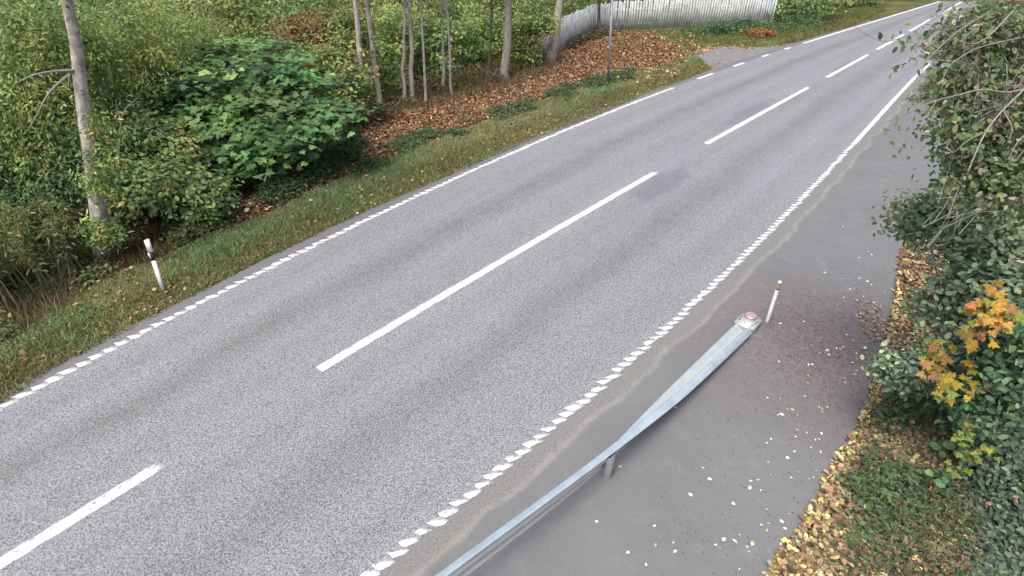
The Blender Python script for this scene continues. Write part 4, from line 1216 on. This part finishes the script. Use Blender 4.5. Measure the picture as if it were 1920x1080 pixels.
shrub('bramble', tuple(G(1890, 1000)), [LD(1880,850,6.6,50,45), LD(1900,930,6.4,45,60), LD(1850,950,6.5,45,50), LD(1870,1040,6.2,60,50), LD(1815,1060,6.3,40,35), LD(1920,1080,6.0,60,50)],
      'dark bluish green bramble thicket filling the lower right corner', 'bramble', ((.055, .085, .062), (.07, .105, .075), (.045, .065, .05), (.09, .12, .06), (.20, .11, .09)), None, (4, 4, 3, 1.5, .35), gain=2.5, nclump=330, per=24, crad=.10, leaf=.062, tmpl=T_ASPEN, stems=14, stem_r=.008, single=(290, 'bramble_leaf', T_SMOOTH))
shrub('nettle_patch', tuple(G(40, 575)), [LB(10,560,8.6,70,26,.35), LB(95,530,9.0,45,22,.35), LB(150,512,9.3,35,18,.3)],
      'fresh green nettles under the tall weeds at the left border', 'weeds', ((.075, .115, .05), (.095, .135, .055), (.12, .13, .055)), None, gain=2.7, nclump=170, per=20, crad=.10, leaf=.085, tmpl=T_LANCE, stems=10, stem_mat=M_STALK, stem_r=.007)

def maple_sapling(base_px, clusters, label, cols, w=None, lsize=.118):
    b = G3(*base_px)
    root = thing('maple_sapling', b, label, 'sapling', 'maple saplings on the right bank')
    for (px, py, D, rpx, n) in clusters:
        c = PD(px, py, D); k = D / (960 * F)
        m = (b + c) / 2 + np.array([.05, .05, .2])
        twig(root, [b - [0, 0, .04], m, c], .012, M_DTWIG, 'stem')
        a = rng.random(n) * 2 * np.pi; r = rpx * k * np.sqrt(rng.random(n))
        # leaves spread in tiers round the shoot
        cr = unit(np.array([0, 0, CAM_H]) - c); e1 = unit(np.cross(cr, [0, 0, 1])); e2 = np.cross(e1, cr)
        pos = c + r[:, None] * (np.cos(a)[:, None] * e1 + np.sin(a)[:, None] * e2) + cr * rng.normal(size=(n, 1)) * .06
        nrm = cr * .8 + np.array([0, 0, .6]) + rng.normal(size=(n, 3)) * .35
        size = lsize * (.7 + .5 * rng.random(n))
        single_leaves('leaf', pos, frames(nrm, .8), size, 'maple_leaf', T_MAPLE, palette(n, cols, .18, w), M_LEAFO, root)
        for q in pos[:8]: twig(root, [c - [0, 0, .05], (c + q) / 2, q], .003, M_DTWIG, 'leaf_stalk')
YEL = ((.52, .31, .05), (.55, .36, .07), (.38, .36, .07), (.50, .24, .09), (.27, .30, .07))
maple_sapling((1870, 800), [(1850,588,5.5,36,24), (1866,572,5.5,28,8), (1838,628,5.5,22,8), (1868,535,5.6,14,4)], 'maple sapling with a bright orange and yellow tuft of leaves', YEL)
maple_sapling((1790, 800), [(1770,712,6.0,32,22), (1822,725,6.0,22,7), (1742,672,6.2,18,8), (1760,655,6.2,16,5), (1830,690,6.0,30,6)], 'maple sapling with deep yellow leaves just below the orange tuft', ((.42, .33, .05), (.46, .37, .06), (.35, .27, .05), (.40, .22, .08), (.20, .25, .07)))
maple_sapling((1880, 900), [(1810,820,6.0,18,9), (1822,850,6.0,18,9), (1800,880,6.1,16,7), (1860,845,5.9,16,7), (1815,800,6.0,14,5)], 'sapling with lime yellow leaves climbing among the round leaved plants', ((.26, .31, .07), (.33, .36, .08), (.20, .27, .06)), None, .075)
maple_sapling((1900, 800), [(1860,700,6.1,40,12), (1885,740,6.0,30,10), (1845,770,6.2,30,9)], 'green leaved maple sapling between the yellow leaves and the right border', ((.13, .24, .12), (.17, .27, .13), (.21, .26, .11)), None, .10)

def coltsfoot(px, py, n, label, r=.16):
    b = G3(px, py)
    b[2] = float(ground_z(b[None, :2])[0])
    root = thing('round_leaf_plant', b, label, 'plant', 'round leaved plants on the right bank')
    a = np.arange(n) * 2.4 + rng.random(); rr = r * np.sqrt((np.arange(n) + .5) / n)
    pos = b + np.stack([np.cos(a) * rr, np.sin(a) * rr, .27 + .14 * rng.random(n)], 1)
    nrm = np.stack([np.cos(a) * .25, np.sin(a) * .25 - .2, np.ones(n)], 1) + rng.normal(size=(n, 3)) * .12
    single_leaves('leaf', pos, frames(nrm, 0), .105 * (.75 + .5 * rng.random(n)), 'round_leaf', T_ROUND, palette(n, ((.17, .32, .14), (.21, .37, .16), (.14, .27, .12)), .14), M_LEAFO, root)
    for q in pos: twig(root, [b - [0, 0, .02], (b + q) / 2 + [0, 0, .02], q], .004, M_STALK, 'leaf_stalk')
coltsfoot(1800, 775, 9, 'round leaved green plant right below the deep yellow maple leaves', .24)
coltsfoot(1752, 885, 9, 'round leaved green plant in the middle of the grassy bank', .2)
coltsfoot(1790, 905, 6, 'round leaved green plant just left of the ivy, beside the lime leaves', .15)
coltsfoot(1780, 850, 9, 'round leaved green plant under the lime yellow sapling', .2)
coltsfoot(1830, 890, 8, 'round leaved green plant at the rim of the ivy by the right border', .18)
coltsfoot(1722, 945, 6, 'smallest round leaved plant, lowest on the grassy bank', .14)
coltsfoot(1850, 775, 8, 'round leaved green plant beside the dark shrub at the right border', .2)

def ivy():
    poly = [G(*p) for p in ((1825,800),(1960,700),(2060,1250),(1780,1250),(1765,1010),(1765,930))]
    b = sample_poly(poly, 12000); b = b + rng.normal(size=b.shape) * .07; n = len(b)
    z = ground_z(b) + .05 + .50 * vnoise(b[:, 0], b[:, 1], .35) * rng.random(n) ** .6 * np.clip(dist_poly(b, poly) / .35, .25, 1)
    nrm = np.array([0, -.3, 1.0]) + rng.normal(size=(n, 3)) * .5
    o = leaf_cloud('ground_ivy', np.column_stack([b, z]), nrm, .066 * (.6 + .7 * rng.random(n)), T_SMOOTH, palette(n, ((.15, .22, .155), (.19, .26, .175), (.115, .17, .125), (.25, .31, .16), (.50, .28, .22)), .22, (4, 4, 4, 1.2, .35)), M_LEAF)
    tag(o, 'dark bluish ivy carpeting the lower right corner', None, None, 'stuff')
ivy()
low_weeds('undergrowth', [(1640, 790), (1690, 740), (1800, 730), (1860, 800), (1800, 900), (1700, 1000), (1600, 1060), (1580, 960)], 520, 'scattered small green weeds in the grass of the right bank', ((.13, .22, .10), (.17, .26, .12), (.10, .17, .09)), (.08, .26), .075)

low_weeds('undergrowth', [(1560, 960), (1640, 800), (1700, 740), (1790, 760), (1830, 900), (1800, 1090), (1560, 1090)], 420, 'mixed weeds and seedlings tangled in the long grass of the right bank', ((.14, .21, .10), (.11, .17, .09), (.20, .24, .10), (.26, .19, .12)), (.12, .42), .055, T_LANCE)
def cut_branch():
    a, c = G3(1755, 757, .12), G3(1815, 752, .12)
    root = thing('cut_branch', (a[0], a[1], 0), 'short pale cut branch lying under the deep yellow maple leaves', 'branch')
    mb = MB(); mb.tube(np.array([a, a * .5 + c * .5 + [0, 0, .01], c]), [.02, .022, .019], 9); mb.build('bark', M_TWIG, root, smooth=True)
    e = unit(a - c); mb = MB(); mb.tube([a + e * .001, a + e * .005], [.0185, .0175], 9); mb.build('cut_end', M_CUT, root)
cut_branch()

# --- the aspen whose crown overhangs the upper right corner
def aspen():
    b = np.array([6.2, 3.4, 0.0])
    root = thing('aspen_tree', b, 'aspen crown with grey green and browning leaves hanging into the upper right corner', 'tree')
    trunk = [b - [0, 0, .1], b + [-.1, .1, 1.5], b + [-.35, .25, 3.2], b + [-.6, .4, 4.6], b + [-.8, .5, 6.2]]
    q = np.linspace(0, 1, 14); k = np.linspace(0, 1, 5); T_ = np.array(trunk)
    P = np.stack([np.interp(q, k, T_[:, i]) for i in range(3)], 1)
    mb = MB(); mb.tube(P, np.linspace(.11, .03, 14), 10); mb.build('trunk', M_GREYBARK, root, smooth=True)
    br = [([(1990,60,5.2),(1925,165,4.9),(1880,205,4.7),(1848,245,4.6),(1830,285,4.55),(1815,322,4.5)], .017),
          ([(1960,150,5.0),(1895,178,4.9),(1842,165,4.8),(1800,178,4.7),(1752,188,4.6),(1700,212,4.5),(1664,224,4.45),(1655,242,4.4)], .014),
          ([(1960,60,5.2),(1832,88,5.0),(1800,108,4.9),(1772,128,4.8),(1766,166,4.75)], .012),
          ([(1900,20,5.0),(1835,90,4.9),(1780,70,4.8),(1755,50,4.75)], .010),
          ([(1860,20,4.9),(1790,60,4.8),(1740,112,4.7),(1705,128,4.6),(1668,140,4.55)], .008),
          ([(1800,0,4.8),(1700,70,4.7),(1655,80,4.6),(1625,65,4.6),(1600,48,4.6)], .007),
          ([(1990,240,4.7),(1940,240,4.6),(1910,260,4.5),(1890,300,4.45)], .012),
          ([(1880,205,4.7),(1900,240,4.6),(1893,262,4.6)], .007),
          ([(1846,248,4.6),(1815,262,4.55),(1790,285,4.5)], .007),
          ([(1795,395,5.2),(1790,440,5.3),(1760,470,5.6)], .006),
          ([(1755,190,4.6),(1715,252,4.6),(1700,280,4.6)], .004)]
    for pts, r in br:
        w = [PD(*p) for p in pts]
        if r >= .012:
            j = int(np.argmin(np.linalg.norm(P - w[0] - [0, 0, -.5], axis=1)))
            w = [P[j], (P[j] + w[0]) / 2 + [0, 0, .1]] + w
        twig(root, w, r * .8)
    lobes = [LD(1818,70,5.5,55,40), LD(1880,80,5.5,90,60), LD(1850,170,5.5,85,50), LD(1802,170,5.4,34,38), LD(1890,240,5.4,70,60), LD(1820,250,5.5,60,50), LD(1835,330,5.6,65,50), LD(1900,350,5.5,60,70), LD(1778,225,5.4,22,26), LD(1798,108,5.4,32,28)]
    cc, cn = lobe_clumps(lobes, 620, .3)
    mb = MB()
    bp = []
    for pts, r in br:
        if r < .006: continue
        w = np.array([PD(*p) for p in pts]); kk = np.linspace(0, 1, len(w)); qq = np.linspace(.1, 1, 24)
        bp.append(np.stack([np.interp(qq, kk, w[:, i]) for i in range(3)], 1))
    bp = np.concatenate(bp)
    for i in rng.choice(len(cc), 420, replace=False):
        a_ = bp[int(np.argmin(np.linalg.norm(bp - cc[i], axis=1) + .9 * rng.random(len(bp))))] + rng.normal(size=3) * [.12, .12, .12] + [0, .25, -.12]; e_ = cc[i] + rng.normal(size=3) * .05
        if np.linalg.norm(e_ - a_) > .62: continue
        q_ = np.linspace(0, 1, 5)[:, None]; m_ = (a_ + e_) / 2 + rng.normal(size=3) * .06 + [0, 0, .05]
        mb.tube((1 - q_) ** 2 * a_ + 2 * q_ * (1 - q_) * m_ + q_ * q_ * e_, np.linspace(.0045, .0018, 5), 4, cap=False)
    mb.build('twigs', M_TWIG, root)['kind'] = 'stuff'
    # sparse sprays at the ends of the outer twigs
    sp = []
    for px, py, D, n in ((1645,62,4.6,2),(1672,88,4.6,3),(1690,60,4.7,3),(1700,80,4.7,4),(1720,100,4.7,4),(1668,142,4.55,2),(1690,118,4.6,3),(1722,130,4.6,3),(1668,240,4.4,3),(1690,235,4.45,3),(1674,282,4.5,2),(1695,288,4.5,2),(1735,60,4.8,4),(1745,85,4.8,4),(1755,120,4.8,3)):
        for _ in range(n): sp.append(PD(px + rng.normal() * 9, py + rng.normal() * 8, D))
    pos, nrm, idx = clump_leaves(cc, cn, 20, .10, .8, .45, .5, .8)
    sp = np.array(sp); spn = rng.normal(size=sp.shape) + [0, -.4, .4]
    pos = np.concatenate([pos, sp]); nrm = np.concatenate([nrm, spn])
    n = len(pos)
    cols = ((.20, .275, .13), (.245, .325, .165), (.15, .215, .105), (.50, .50, .39), (.42, .33, .20), (.66, .62, .50), (.36, .34, .17))
    col = palette(n, cols, .22, (5, 5, 4, .8, .6, .35, 2))
    size = .064 * (.65 + .6 * rng.random(n))
    m = np.zeros(n, bool); m[-len(sp):] = True
    tc = unit(np.array([0, 0, CAM_H]) - pos)
    vis = ray_vis(pos); sc = np.where(vis, -np.linalg.norm(pos - [0, 0, CAM_H], axis=1) + .5 * np.abs((unit(nrm) * tc).sum(1)) + .4 * rng.random(n), -99)
    m[np.argsort(-sc)[:300 - len(sp)]] = True
    single_leaves('leaf', pos[m], frames(nrm[m], .8), size[m], 'aspen_leaf', T_ASPEN, col[m], M_LEAFO, root)
    leaf_cloud('foliage', pos[~m], nrm[~m], size[~m], T_ASPEN, col[~m], M_LEAF, root, kind='stuff', droop=.8)
    # crown above the picture
    cc, cn = lobe_clumps([(b + [-.4, .2, 6.3], (.9, .9, .7))], 30, .3)
    pos, nrm, idx = clump_leaves(cc, cn, 18, .2)
    leaf_cloud('crown', pos, nrm, .075 * (.7 + .5 * rng.random(len(pos))), T_RHOMB, palette(len(pos), cols[:3]), M_LEAF, root)
aspen()
